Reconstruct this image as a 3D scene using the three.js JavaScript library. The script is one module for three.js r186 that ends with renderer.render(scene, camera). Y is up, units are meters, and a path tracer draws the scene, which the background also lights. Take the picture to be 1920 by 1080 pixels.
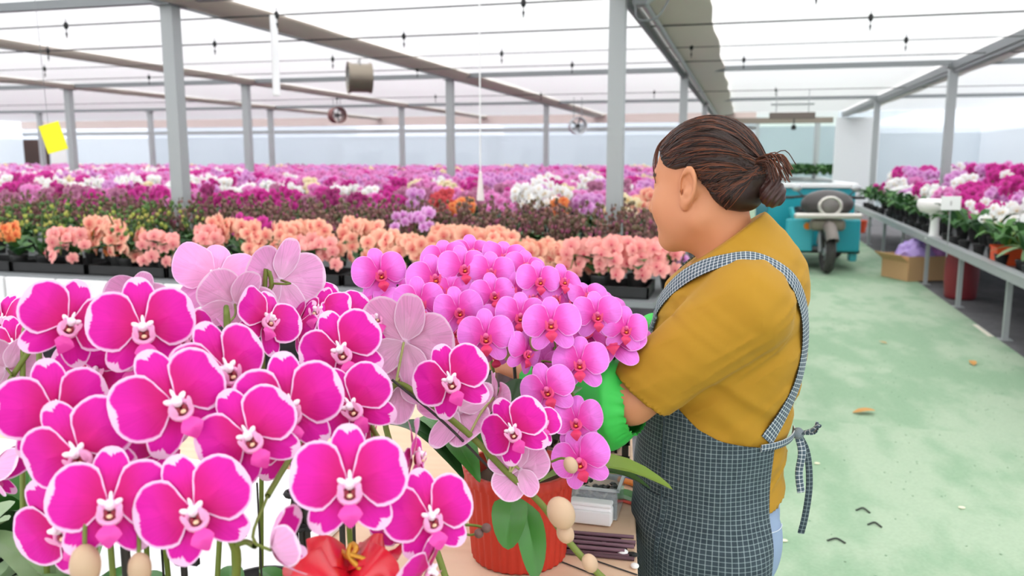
import * as THREE from 'three';
import { mergeGeometries } from 'three/addons/utils/BufferGeometryUtils.js';
import { RoundedBoxGeometry } from 'three/addons/geometries/RoundedBoxGeometry.js';

// ---------------------------------------------------------------- camera, sky, exposure
const scene = new THREE.Scene();
const EYE = new THREE.Vector3(0, 1.45, 0), FOCAL = 1571, YAW = 15.3 * Math.PI / 180, PITCH = -8.86 * Math.PI / 180;
const camera = new THREE.PerspectiveCamera(2 * Math.atan(540 / FOCAL) * 180 / Math.PI, 16 / 9, 0.05, 200);
camera.position.copy(EYE);
camera.rotation.set(PITCH, YAW, 0, 'YXZ');
camera.focus = 1.3;
camera.userData.fStop = 5.5;
camera.updateMatrixWorld(true);

const skyPixels = new Float32Array(32 * 16 * 4);            // even overcast, a little brighter overhead
for (let r = 0; r < 16; r++) for (let c = 0; c < 32; c++) {
  const up = Math.max(0, Math.sin(((r + 0.5) / 16 - 0.5) * Math.PI)), k = 1.0 + 0.5 * up;
  skyPixels.set([k * 0.985, k * 0.995, k * 1.02, 1], (r * 32 + c) * 4);
}
const skyMap = new THREE.DataTexture(skyPixels, 32, 16, THREE.RGBAFormat, THREE.FloatType);
skyMap.mapping = THREE.EquirectangularReflectionMapping; skyMap.magFilter = THREE.LinearFilter; skyMap.needsUpdate = true;
scene.background = skyMap; scene.environment = skyMap;

const renderer = new THREE.WebGLRenderer({ antialias: true });
renderer.toneMapping = THREE.LinearToneMapping;
renderer.toneMappingExposure = 2.35;
renderer.shadowMap.enabled = true;

// ---------------------------------------------------------------- helpers
const V = (x, y, z) => new THREE.Vector3(x, y, z);
const PI = Math.PI, rad = (d) => d * PI / 180;
const lerp = (a, b, t) => a + (b - a) * t, clamp = (x, a, b) => Math.min(b, Math.max(a, x));
const sstep = (a, b, x) => { const t = clamp((x - a) / (b - a), 0, 1); return t * t * (3 - 2 * t); };
function seeded(s) { return () => { s |= 0; s = s + 0x6D2B79F5 | 0; let t = Math.imul(s ^ s >>> 15, 1 | s); t = t + Math.imul(t ^ t >>> 7, 61 | t) ^ t; return ((t ^ t >>> 14) >>> 0) / 4294967296; }; }
const rnd = seeded(7);
const R = (a, b, r = rnd) => a + (b - a) * r();
function hash2(x, y) { const s = Math.sin(x * 127.1 + y * 311.7) * 43758.5453; return s - Math.floor(s); }
function noise2(x, y) {
  const i = Math.floor(x), j = Math.floor(y), u = x - i, v = y - j, a = u * u * (3 - 2 * u), b = v * v * (3 - 2 * v);
  return lerp(lerp(hash2(i, j), hash2(i + 1, j), a), lerp(hash2(i, j + 1), hash2(i + 1, j + 1), a), b);
}
const fbm = (x, y) => 0.5 * noise2(x, y) + 0.27 * noise2(x * 2.1 + 7, y * 2.1) + 0.15 * noise2(x * 4.3, y * 4.3 + 3) + 0.08 * noise2(x * 9.1, y * 9.1);
// a point that lies on the sight line through a spot of the 1920 x 1080 frame, `depth` metres ahead of the lens plane
const RIGHT = V(1, 0, 0).transformDirection(camera.matrixWorld), UPV = V(0, 1, 0).transformDirection(camera.matrixWorld), AHEAD = V(0, 0, -1).transformDirection(camera.matrixWorld);
const sight = (x, y) => AHEAD.clone().addScaledVector(RIGHT, (x - 960) / FOCAL).addScaledVector(UPV, -(y - 540) / FOCAL);
const spot = (x, y, depth) => EYE.clone().addScaledVector(sight(x, y), depth);
const spotY = (x, y, h) => { const d = sight(x, y); return EYE.clone().addScaledVector(d, (h - EYE.y) / d.y); };
const spotZ = (x, y, z) => { const d = sight(x, y); return EYE.clone().addScaledVector(d, (z - EYE.z) / d.z); };

const taken = {};
function numbered(n) { const k = taken[n] = (taken[n] ?? -1) + 1; return k ? `${n}_${String(k).padStart(3, '0')}` : n; }
function shade(o) { o.traverse((m) => { if (m.isMesh) { m.castShadow = true; m.receiveShadow = true; } }); return o; }
function tag(o, label, category, group, kind) { Object.assign(o.userData, { label, category }); if (group) o.userData.group = group; if (kind) o.userData.kind = kind; return o; }
function thing(name, label, category, p = V(0, 0, 0), group) { const o = new THREE.Group(); o.name = numbered(name); o.position.copy(p); scene.add(o); return tag(o, label, category, group); }
function part(parent, name, g, m) { const o = new THREE.Mesh(g, m); o.name = name; o.castShadow = o.receiveShadow = true; parent.add(o); return o; }
function solo(name, g, m, label, category, group) { const o = new THREE.Mesh(g, m); o.name = numbered(name); o.castShadow = o.receiveShadow = true; scene.add(o); return tag(o, label, category, group); }
function struct(name, g, m, label, category = 'structure') { const o = new THREE.Mesh(g, m); o.name = name; o.castShadow = o.receiveShadow = true; scene.add(o); return tag(o, label, category, null, 'structure'); }
const box = (w, h, d, x = 0, y = 0, z = 0) => new THREE.BoxGeometry(w, h, d).translate(x, y, z);
const rbox = (w, h, d, x = 0, y = 0, z = 0, r = 0.01) => new RoundedBoxGeometry(w, h, d, 2, Math.min(r, w / 2.01, h / 2.01, d / 2.01)).translate(x, y, z);
const cyl = (r0, r1, h, x = 0, y = 0, z = 0, s = 20) => new THREE.CylinderGeometry(r0, r1, h, s).translate(x, y, z);
const tube = (pts, r, seg = 12, rs = 6, closed = false) => new THREE.TubeGeometry(new THREE.CatmullRomCurve3(pts, closed), seg, r, rs, closed);
function bar(a, b, r, s = 8) { const d = b.clone().sub(a), g = new THREE.CylinderGeometry(r, r, d.length(), s); g.applyQuaternion(new THREE.Quaternion().setFromUnitVectors(V(0, 1, 0), d.clone().normalize())); return g.translate((a.x + b.x) / 2, (a.y + b.y) / 2, (a.z + b.z) / 2); }
function beam(a, b, w, h) { const d = b.clone().sub(a), g = new THREE.BoxGeometry(w, h, d.length()); const m = new THREE.Matrix4().lookAt(b, a, V(0, 1, 0)); g.applyMatrix4(m); return g.translate((a.x + b.x) / 2, (a.y + b.y) / 2, (a.z + b.z) / 2); }
const merge = (gs) => mergeGeometries(gs.map((g) => { const h = g.index ? g.toNonIndexed() : g; for (const k of Object.keys(h.attributes)) if (!['position', 'normal', 'uv', 'color'].includes(k)) h.deleteAttribute(k); return h; }), false);
function tint(g, c) { const k = new THREE.Color(c), n = g.attributes.position.count, a = new Float32Array(n * 3); for (let i = 0; i < n; i++) a.set([k.r, k.g, k.b], i * 3); g.setAttribute('color', new THREE.BufferAttribute(a, 3)); return g; }
function mat(color, roughness = 0.7, o = {}) { return new THREE.MeshPhysicalMaterial({ color, roughness, side: THREE.DoubleSide, ...o }); }
function texture(w, h, fn, srgb = true) {           // fn(u, v) -> [r, g, b] in 0..255
  const d = new Uint8Array(w * h * 4);
  for (let j = 0; j < h; j++) for (let i = 0; i < w; i++) { const c = fn((i + 0.5) / w, (j + 0.5) / h, i, j); d.set([clamp(c[0], 0, 255), clamp(c[1], 0, 255), clamp(c[2], 0, 255), 255], (j * w + i) * 4); }
  const t = new THREE.DataTexture(d, w, h); t.magFilter = THREE.LinearFilter; t.minFilter = THREE.LinearFilter; t.wrapS = t.wrapT = THREE.RepeatWrapping;
  if (srgb) t.colorSpace = THREE.SRGBColorSpace; t.needsUpdate = true; return t;
}
function planarUV(g, ax, ay, k = 1) { const p = g.attributes.position, uv = new Float32Array(p.count * 2), c = ['x', 'y', 'z'].map((n, i) => i); for (let i = 0; i < p.count; i++) { const q = [p.getX(i), p.getY(i), p.getZ(i)]; uv[2 * i] = q[ax] * k; uv[2 * i + 1] = q[ay] * k; } g.setAttribute('uv', new THREE.BufferAttribute(uv, 2)); return g; }

// ---------------------------------------------------------------- shared materials
const M = {
  galv: mat('#a9adad', 0.5, { metalness: 0.25 }),
  galvDark: mat('#8a8e8f', 0.55, { metalness: 0.3 }),
  black: mat('#1d1e1e', 0.6), dark: mat('#3b3a38', 0.7), white: mat('#f2f2f0', 0.6), cream: mat('#e8e2d2', 0.7),
  film: mat('#ffffff', 1, { transmission: 0.8, thickness: 0 }),
  wallFilm: mat('#f4f7fb', 0.64, { transmission: 0.86, thickness: 0 }),
  shadeCloth: mat('#d8cfc4', 0.95, { transmission: 0.2, thickness: 0 }),
  leaf: mat('#3d7a2c', 0.42), leafDark: mat('#274f22', 0.42), leafPale: mat('#7f9d6c', 0.5), leafOlive: mat('#6f8a35', 0.5),
  stem: mat('#6c7c2c', 0.55), stemDark: mat('#33302a', 0.7), bud: mat('#c7a889', 0.55), budGreen: mat('#a9b06a', 0.55),
  potBlack: mat('#222322', 0.55), foam: mat('#f4f4f2', 0.8),
};

// ---------------------------------------------------------------- the greenhouse
const BAY = [-26.1, -22.5, -18.9, -15.3, -11.7, -8.1, -4.48, -0.88, 2.66, 6.26], ROWS = [0.8, -6, -12.7, -19.4], BACK = -26, ROOF = 2.665;
const concrete = texture(512, 512, (u, v) => { const n = fbm(u * 14, v * 14), f = noise2(u * 190, v * 190); const k = 78 + 34 * n + 14 * f; return [k, k * 0.98, k * 1.0]; });
{
  const g = planarUV(box(34, 0.1, 32, -9.8, -0.052, -11.2), 0, 2, 0.35);
  struct('floor', g, mat('#ffffff', 0.9, { map: concrete }), 'grey concrete ground under the benches', 'floor');
  const green = texture(1024, 1024, (u, v) => {
    const n = fbm(u * 15, v * 7), m = fbm(u * 44 + 5, v * 21), f = hash2(Math.floor(u * 512), Math.floor(v * 512)), w = sstep(0.36, 0.66, n * 0.65 + m * 0.35);
    return [lerp(136, 162, w) + 8 * f, lerp(166, 182, w) + 8 * f, lerp(134, 154, w) + 8 * f];
  });
  const c = new THREE.Mesh(planarUV(box(2.4, 0.008, 27.5, 0.83, 0.003, -11.6), 0, 2, 0.21), mat('#ffffff', 0.95, { map: green }));
  c.name = 'aisle_carpet'; c.receiveShadow = true; scene.add(c); tag(c, 'worn pale green carpet running along the aisle', 'carpet');
}
for (let i = 0; i < BAY.length - 1; i++) {                  // white translucent roof sheets between the gutters
  const w = BAY[i + 1] - BAY[i] - 0.02;
  struct(i ? `ceiling_${String(i).padStart(3, '0')}` : 'ceiling', box(w, 0.006, 30, (BAY[i] + BAY[i + 1]) / 2, ROOF + 0.09, -11.1), M.film, `white translucent roof sheet, bay ${['farthest to the side', 'eighth', 'seventh', 'sixth', 'fifth', 'fourth', 'third over the pink rows', 'over the worktable', 'over the aisle'][i]}`, 'ceiling');
}
const greyFilm = mat('#dde1e5', 0.72, { transmission: 0.84, thickness: 0 });   // older, greyer sheet along the lower wall
struct('wall_back', box(26.4, 0.62, 0.01, -12.9, 2.44, BACK), M.wallFilm, 'white upper film strip behind the far flower rows', 'wall');
struct('wall_back_lower', box(26.4, 2.13, 0.01, -12.9, 1.064, BACK), greyFilm, 'greyer lower film sheet behind the far flower rows', 'wall');
struct('wall_back_side', box(3.7, 0.62, 0.01, 4.4, 2.44, BACK), M.wallFilm, 'white upper film strip behind the aisle-side bench', 'wall');
struct('wall_back_side_lower', box(3.7, 2.13, 0.01, 4.4, 1.064, BACK), greyFilm, 'greyer lower film sheet behind the aisle-side bench', 'wall');
for (const [n, x, w] of [['right', 6.26, 'beyond the aisle-side bench'], ['left', -26.1, 'at the far end of the rows']]) { struct(`wall_${n}`, box(0.01, 0.62, 30, x, 2.44, -11.1), M.wallFilm, `white upper film strip of the side wall ${w}`, 'wall'); struct(`wall_${n}_lower`, box(0.01, 2.13, 30, x, 1.064, -11.1), greyFilm, `greyer lower film sheet of the side wall ${w}`, 'wall'); }
{ // frames on the back wall
  const g = [];
  g.push(box(26.4, 0.12, 0.08, -12.9, 2.3, BACK + 0.05), box(26.4, 0.1, 0.08, -12.9, 1.06, BACK + 0.05));
  struct('trim_1', merge(g), M.galv, 'grey horizontal rails along the film wall', 'rail');
  struct('trim_2', box(26.4, 0.28, 0.1, -12.9, 2.63, BACK + 0.06), mat('#d9c9c2', 0.8), 'pale beige fascia board above the film wall', 'fascia');
  struct('wall_back_panel', box(1.15, 2.55, 0.12, 3.02, 1.28, BACK + 0.5), mat('#e3e5e6', 0.7), 'white panel beside the doorway at the aisle end', 'wall');
  struct('trim_3', box(3.4, 0.16, 0.2, 0.7, 2.5, BACK + 0.2), mat('#8f8579', 0.8), 'brown grey lintel over the aisle end doorway', 'lintel');
  struct('door_1', merge([box(1.1, 2.1, 0.06, -25.4, 1.05, BACK + 0.2)]), mat('#4a3730', 0.8), 'dark brown door at the far corner', 'door');
  struct('door_2', merge([box(0.7, 2.1, 0.06, -24.4, 1.05, BACK + 0.2)]), mat('#f3f1ee', 0.8), 'white door panel beside the dark brown door', 'door');
}
const postGeo = merge([box(0.11, ROOF, 0.11, 0, ROOF / 2, 0)]), postCap = merge([box(0.16, 0.012, 0.22, 0, ROOF - 0.02, 0), box(0.14, 0.012, 0.14, 0, 0.006, 0)]);
const rowWords = ['', 'nearest post row', 'middle post row', 'far post row'];
ROWS.forEach((z, r) => BAY.slice(0, -1).forEach((x, i) => {
  if (r === 0 && i < 6) return;
  if (r && (x < (r === 1 ? -9 : r === 2 ? -16 : -23))) return;
  const far = ['', 'beside the peach orchids', 'among the deep pink rows', 'before the film wall'][r] || 'behind the viewer';
  const o = thing('steel_post', `grey steel post ${far}, ${['ninth', 'eighth', 'seventh', 'sixth', 'fifth', 'fourth', 'third', 'second', 'first'][i]} counted from the aisle-side bench`, 'post', V(x, 0, z), 'roof posts');
  part(o, 'shaft', postGeo, M.galv); part(o, 'plates', postCap, M.galvDark);
}));
ROWS.forEach((z, r) => { const o = solo('roof_beam', beam(V(-26.1, ROOF - 0.02 + 0.06, z), V(6.26, ROOF - 0.02 + 0.06, z), 0.07, 0.07), M.galvDark, `long grey cross beam carried by the ${rowWords[r] || 'posts behind the viewer'}`, 'beam', 'cross beams'); });
// gutters with folded shade cloth hanging beneath, one above each post line
function gutter(x, width, side, label, k = 1) {
  const o = thing('shade_gutter', label, 'gutter', V(x, ROOF + 0.0, 0));
  const n = 42, z0 = 3.5, z1 = BACK + 0.1, pos = [], idx = [], ring = 7;
  for (let i = 0; i <= n; i++) for (let k = 0; k <= ring; k++) {
    const t = k / ring, z = lerp(z0, z1, i / n), sag = 0.03 * Math.sin(t * PI) * (0.6 + 0.4 * Math.sin(i * PI)) + 0.02 * Math.abs(Math.sin(i * PI * 0.5)) * Math.sin(t * PI);
    pos.push(side * (0.05 + t * width * (1 + 0.04 * Math.sin(i * 1.7))), 0.0 + 0.05 * t - sag - 0.012 * hash2(i, k), z);
  }
  for (let i = 0; i < n; i++) for (let k = 0; k < ring; k++) { const a = i * (ring + 1) + k, b = a + ring + 1; idx.push(a, b, a + 1, a + 1, b, b + 1); }
  const top = pos.length / 3;
  for (let i = 0; i < top; i++) pos.push(pos[3 * i], pos[3 * i + 1] + 0.02, pos[3 * i + 2]);
  for (let i = 0, m = idx.length; i < m; i += 3) idx.push(idx[i] + top, idx[i + 2] + top, idx[i + 1] + top);
  const g = new THREE.BufferGeometry(); g.setAttribute('position', new THREE.Float32BufferAttribute(pos, 3)); g.setIndex(idx); g.computeVertexNormals();
  part(o, 'folded_shade_cloth', g, M.shadeCloth);
  part(o, 'truss', merge([box(0.06 * k, 0.1 * k, 29.4, 0, 0.05 - 0.05 * k, (z0 + z1) / 2), box(0.02, 0.05 * k, 29.4, 0.0, 0.05 - 0.12 * k, (z0 + z1) / 2)]), M.galvDark);
  part(o, 'pipe', bar(V(side * 0.12, 0.05 - 0.1 * k, z0), V(side * 0.12, 0.05 - 0.1 * k, z1), 0.025 * k), M.galv);
}
gutter(-0.9, 0.52, 1, 'grey folded shade cloth gutter running above the woman');
gutter(2.66, 0.5, 1, 'grey folded shade cloth gutter above the aisle-side bench');
gutter(-4.48, 0.3, 1, 'grey folded shade cloth gutter ending at the big fan', 0.45);
gutter(-8.1, 0.16, 1, 'grey shade cloth gutter farther out over the pink rows', 0.4);
gutter(-11.7, 0.14, 1, 'grey shade cloth gutter behind the yellow card', 0.4);
// wires across the bays, with drop nozzles
{
  const zs = [[-6.55, 0.007], [-8.0, 0.008], [-9.6, 0.005], [-11.0, 0.006], [-16, 0.007]];
  zs.forEach(([z, r], i) => {
    const o = thing('roof_wire', `dark support wire under the roof, ${['nearest', 'second', 'third', 'fourth', 'farthest'][i]} across the bays`, 'wire', V(0, ROOF - 0.03, z), 'roof wires');
    part(o, 'strand', bar(V(-26, 0, 0), V(6.2, 0, 0), r, 6), M.dark);
    for (let x = -10.3 + i * 0.55; x < 2; x += 2.15) part(o, 'drop_nozzle', merge([cyl(0.004, 0.004, 0.14, x, -0.01, 0, 6), new THREE.SphereGeometry(0.022, 8, 6).scale(1, 1.6, 1).translate(x, 0.0, 0), cyl(0.012, 0.002, 0.05, x, -0.09, 0, 6)]), M.black);
  });
}
// ---------------------------------------------------------------- petals and leaves: thin two-sided solids on a polar grid
function polar(outline, deform, { seg = 26, rings = [0.45, 0.75, 0.9, 1], thick = 0.006, back = true } = {}) {
  const pos = [], uv = [], front = [], rear = [], n = seg + 1, rr = [0.001, ...rings];
  const c = outline(0, 0);
  for (const side of back ? [0, 1] : [0]) for (const rho of rr) for (let i = 0; i < n; i++) {
    const ph = i / seg * 2 * PI, [a, b] = outline(ph, rho), p = deform(a, b, rho, ph);
    const t = side ? thick * (1 - rho * rho * 0.85) : 0;
    pos.push(p[0], p[1], p[2] - t); uv.push(i / seg, rho * 0.98 + 0.01);
  }
  const L = rr.length * n;
  for (let k = 0; k < rr.length - 1; k++) for (let i = 0; i < seg; i++) {
    const a = k * n + i, b = a + n;
    front.push(a, b, a + 1, a + 1, b, b + 1);
    if (back) rear.push(L + a, L + a + 1, L + b, L + a + 1, L + b + 1, L + b);
  }
  if (back) for (let i = 0; i < seg; i++) { const a = (rr.length - 1) * n + i, b = L + a; front.push(a, b, a + 1, a + 1, b, b + 1); }
  const g = new THREE.BufferGeometry();
  g.setAttribute('position', new THREE.Float32BufferAttribute(pos, 3)); g.setAttribute('uv', new THREE.Float32BufferAttribute(uv, 2));
  g.setIndex([...front, ...rear]); g.computeVertexNormals();
  // weld normals along the seam of the polar grid
  const N = g.attributes.normal;
  for (let k = 0; k < pos.length / 3 / n; k++) { const a = k * n, b = a + seg, x = V(N.getX(a) + N.getX(b), N.getY(a) + N.getY(b), N.getZ(a) + N.getZ(b)).normalize(); N.setXYZ(a, x.x, x.y, x.z); N.setXYZ(b, x.x, x.y, x.z); }
  if (back) { g.addGroup(0, front.length, 0); g.addGroup(front.length, rear.length, 1); }
  return g;
}
// outlines in units of the flower's width; the piece grows from (0, 0) along +a
const petalLine = (ph, rho) => { const c = Math.cos(ph), s = Math.sin(ph); let a = 0.275 + 0.255 * Math.sign(c) * Math.abs(c) ** 0.9 * rho, b = 0.305 * Math.sign(s) * Math.abs(s) ** 0.88 * rho; b *= 0.3 + 0.7 * sstep(-0.02, 0.2, a); b += 0.05 * a; return [a, b]; };
const sepalLine = (ph, rho) => { const c = Math.cos(ph), s = Math.sin(ph); let a = 0.265 + 0.255 * c * rho, b = 0.165 * Math.sign(s) * Math.abs(s) ** 0.85 * rho; b *= 0.45 + 0.55 * sstep(-0.02, 0.16, a); return [a, b]; };
const lipLine = (ph, rho) => { const c = Math.cos(ph), s = Math.sin(ph); let a = 0.1 + 0.1 * c * rho, b = 0.08 * s * rho * (0.35 + 0.65 * sstep(0, 0.1, a) * (1 - 0.85 * sstep(0.08, 0.2, a))); return [a, b]; };

function piece(line, angle, z0, bend, cup, ruffle, seedn, mirror = 1) {
  const ca = Math.cos(angle), sa = Math.sin(angle);
  return polar(line, (a, b, rho, ph) => {
    const z = z0 - bend * a * a - cup * b * b + ruffle * rho * rho * Math.sin(ph * 3 + seedn * 1.9) + ruffle * 0.6 * rho * Math.sin(ph * 5 + seedn * 4.1) + 0.012 * Math.exp(-((b / 0.02) ** 2)) * (1 - rho);
    const bb = b * mirror; return [a * ca - bb * sa, a * sa + bb * ca, z];
  });
}
const FLOWERSHAPES = [0, 1, 2, 3].map((v) => {
  const q = (k) => hash2(v * 3.7 + k, k * 1.3), open = [0.2, 0.5, -0.3, 0.34][v];
  return {
    petal: [piece(petalLine, rad(10 + 6 * q(1)), 0.02, open, 0.35 + 0.3 * q(2), 0.014, v), piece(petalLine, rad(170 - 6 * q(3)), 0.02, open + 0.1 * q(4), 0.35 + 0.3 * q(5), 0.014, v + 5, -1)],
    sepal: [piece(sepalLine, rad(90 + 6 * (q(6) - 0.5)), -0.015, 0.25 + 0.3 * q(7), 0.4, 0.008, v), piece(sepalLine, rad(-52), -0.02, 0.35, 0.4, 0.008, v + 2), piece(sepalLine, rad(-128), -0.02, 0.35, 0.4, 0.008, v + 3)],
  };
});
const halfShapes = {                                          // a flower that is still opening: petals folded forward round the lip
  petal: [piece(petalLine, rad(20), 0.0, -1.7, -0.9, 0.01, 1), piece(petalLine, rad(160), 0.0, -1.7, -0.9, 0.01, 2, -1)],
  sepal: [piece(sepalLine, rad(90), -0.02, -1.5, -0.8, 0.006, 3), piece(sepalLine, rad(-50), -0.02, -1.4, -0.8, 0.006, 4), piece(sepalLine, rad(-130), -0.02, -1.4, -0.8, 0.006, 5)],
};
function lipGeometry(ring, throat, lobe, crest) {
  const gs = [];
  const torus = new THREE.TorusGeometry(0.06, 0.02, 8, 18).scale(1, 0.95, 1.3).rotateX(-0.25).translate(0, -0.065, 0.06);
  gs.push(tint(torus, ring));
  gs.push(tint(new THREE.SphereGeometry(0.055, 12, 8).scale(1, 0.9, 0.45).translate(0, -0.065, 0.035), throat));
  for (const s of [-1, 1]) {
    gs.push(tint(new THREE.SphereGeometry(0.026, 8, 8).scale(0.75, 1.15, 0.8).translate(s * 0.022, -0.065, 0.075), throat));
    const wing = polar((ph, r) => [0.055 + 0.055 * Math.cos(ph) * r, 0.035 * Math.sin(ph) * r], (a, b) => [s * (0.045 + b * 0.5 + a * 0.16), -0.09 + a * 0.85, 0.05 + 0.5 * a * (1 - a * 4) + 0.05], { seg: 12, rings: [0.6, 1], thick: 0.012 });
    wing.clearGroups(); gs.push(tint(wing, ring));
  }
  const l = polar(lipLine, (a, b) => [b, -0.1 - a * 0.85, 0.06 + 0.075 * Math.sin(a * 14) - 1.6 * b * b], { seg: 16, rings: [0.5, 1], thick: 0.012 }); l.clearGroups(); gs.push(tint(l, lobe));
  gs.push(tint(new THREE.SphereGeometry(0.018, 8, 6).scale(1, 0.8, 1.4).translate(0, -0.075, 0.1), crest));
  return merge(gs);
}
function columnGeometry(horns) {
  const gs = [new THREE.SphereGeometry(0.038, 12, 10).scale(0.9, 1.0, 1.5).translate(0, -0.005, 0.06), new THREE.SphereGeometry(0.024, 10, 8).translate(0, -0.002, 0.112)];
  if (horns) { for (const s of [-1, 1]) gs.push(new THREE.SphereGeometry(0.026, 8, 8).scale(1.3, 0.75, 0.8).rotateZ(s * 0.6).translate(s * 0.045, 0.012, 0.06)); gs.push(new THREE.SphereGeometry(0.018, 8, 8).scale(0.7, 2.1, 0.7).translate(0.004, 0.045, 0.05)); }
  return merge(gs);
}
function petalTexture(line, col) {
  return texture(512, 96, (u, v) => {
    const ph = u * 2 * PI, rho = v, [a, b] = line(ph, rho), ang = Math.atan2(b, a + 0.04), n = noise2(Math.cos(ph) * 3 + 9, Math.sin(ph) * 3 + 4), fine = noise2(ang * 60, a * 5);
    const tip = Math.exp(-((Math.atan2(Math.sin(ph), Math.cos(ph)) / 0.34) ** 2));
    let edge = sstep(0, 0.075, rho - (col.margin - 0.07 * n - col.wedge * tip * (0.55 + 0.9 * noise2(ang * 34 + 2, 1.3))));
    const c = [0, 1, 2].map((k) => lerp(lerp(col.base[k], col.mid[k], sstep(0.05, 0.4, a)), col.rim[k], edge));
    const vein = col.vein * (fine - 0.5) * (1 - edge);
    return [c[0] + vein, c[1] + vein * 0.6, c[2] + vein];
  });
}
const petalMat = (o) => new THREE.MeshPhysicalMaterial({ color: '#ffffff', roughness: 0.62, side: THREE.DoubleSide, transmission: 0.22, thickness: 0, specularIntensity: 0.5, sheen: 0.25, sheenRoughness: 0.6, sheenColor: new THREE.Color('#ffd9f2'), ...o });
const KIND = {};
{
  const mag = { base: [208, 8, 112], mid: [228, 20, 172], rim: [255, 214, 246], margin: 0.915, wedge: 0.14, vein: 9 };
  const magBack = { base: [240, 190, 222], mid: [246, 182, 228], rim: [255, 228, 248], margin: 0.93, wedge: 0.05, vein: 26 };
  const lil = { base: [232, 60, 170], mid: [246, 136, 238], rim: [252, 184, 246], margin: 0.965, wedge: 0, vein: 16 };
  const lilBack = { base: [222, 92, 190], mid: [236, 116, 218], rim: [246, 160, 238], margin: 0.97, wedge: 0, vein: 12 };
  const pale = { base: [240, 168, 210], mid: [246, 178, 232], rim: [255, 214, 246], margin: 0.96, wedge: 0, vein: 14 };
  const lipVC = () => mat('#ffffff', 0.5, { vertexColors: true });
  KIND.magenta = { mid: 1.4, p: [petalMat({ map: petalTexture(petalLine, mag) }), petalMat({ map: petalTexture(petalLine, magBack) })], s: [petalMat({ map: petalTexture(sepalLine, { ...mag, margin: 0.92, wedge: 0.25 }) }), petalMat({ map: petalTexture(sepalLine, magBack) })], lip: lipGeometry('#f2a3cf', '#8c1c32', '#e33fa5', '#f6cfa8'), lipM: lipVC(), col: columnGeometry(true), colM: mat('#fdeaf6', 0.55) };
  KIND.lilac = { mid: 1.42, p: [petalMat({ map: petalTexture(petalLine, lil) }), petalMat({ map: petalTexture(petalLine, lilBack) })], s: [petalMat({ map: petalTexture(sepalLine, lil) }), petalMat({ map: petalTexture(sepalLine, lilBack) })], lip: lipGeometry('#e2417c', '#b51535', '#d92a62', '#f2913c'), lipM: lipVC(), col: columnGeometry(false), colM: mat('#e86aa0', 0.55) };
  KIND.pale = { mid: 1.25, p: [petalMat({ map: petalTexture(petalLine, pale) }), petalMat({ map: petalTexture(petalLine, magBack) })], s: [petalMat({ map: petalTexture(sepalLine, pale) }), petalMat({ map: petalTexture(sepalLine, magBack) })], lip: lipGeometry('#f4b9d6', '#b95a70', '#ec83bf', '#f6cfa8'), lipM: lipVC(), col: columnGeometry(true), colM: mat('#fdeaf6', 0.55) };
}
function bloom(kind, v = 0) {
  const k = KIND[kind], sh = v < 0 ? halfShapes : FLOWERSHAPES[v % 4], o = new THREE.Group(); o.name = 'flower';
  sh.petal.forEach((g) => part(o, 'petal', g, k.p)); sh.sepal.forEach((g) => part(o, 'sepal', g, k.s));
  part(o, 'lip', k.lip, k.lipM).scale.setScalar(k.mid); part(o, 'column', k.col, k.colM).scale.setScalar(k.mid);
  return o;
}
// place a flower: frame spot, width in frame pixels, depth, then how it turns from facing the viewer (yaw to the side, pitch up, roll anticlockwise)
const ROTX = new THREE.Matrix4();
function orient(o, yaw, pitch, roll, at) {
  const z = EYE.clone().sub(at).normalize(), x = V(0, 1, 0).cross(z).normalize(), y = z.clone().cross(x);
  const m = new THREE.Matrix4().makeBasis(x, y, z);
  m.multiply(new THREE.Matrix4().makeRotationY(rad(yaw))).multiply(new THREE.Matrix4().makeRotationX(-rad(pitch))).multiply(new THREE.Matrix4().makeRotationZ(rad(roll)));
  o.quaternion.setFromRotationMatrix(m); return o;
}
let flowerCount = 0;
function addBloom(plant, kind, [x, y, w, d, yaw = 0, pitch = 0, roll = 0, v]) {
  const o = bloom(kind, v ?? (flowerCount++ % 4)), at = spot(x, y, d), s = w * d / FOCAL;
  orient(o, yaw, pitch, roll, at); o.scale.setScalar(s);
  o.position.copy(at).sub(plant.position); plant.add(o);
  const rear = V(0, 0, -1).applyQuaternion(o.quaternion);
  return { at, rear, s, o };
}
// leaf: strap with a fold along the middle, arching from its foot
function leafGeometry(L, W, rise, droop, fold = 0.25) {
  return polar((ph, r) => { const c = Math.cos(ph), s = Math.sin(ph); const a = 0.5 + 0.5 * c * r; return [a, s * r * 0.5 * (0.5 + 0.5 * sstep(0, 0.3, a)) * Math.abs(1)]; },
    (a, b) => { const along = a * L, up = rise * Math.sin(Math.min(1, a * 1.1) * PI * 0.55) - droop * a * a; return [along, up + fold * Math.abs(b) * W * 1.2, b * W]; }, { seg: 22, rings: [0.35, 0.7, 1], thick: 0.002 });
}
const LEAVES = [leafGeometry(0.22, 0.075, 0.07, 0.06), leafGeometry(0.26, 0.085, 0.05, 0.11), leafGeometry(0.18, 0.08, 0.08, 0.02), leafGeometry(0.3, 0.07, 0.1, 0.2)];
LEAVES.forEach((g) => g.clearGroups());
function addLeaf(parent, at, turn, tilt, size, m, v = 0) {
  const o = part(parent, 'leaf', LEAVES[v % 4], m); o.position.copy(at); o.rotation.set(0, turn, tilt, 'YXZ'); o.scale.setScalar(size); return o;
}
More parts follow.
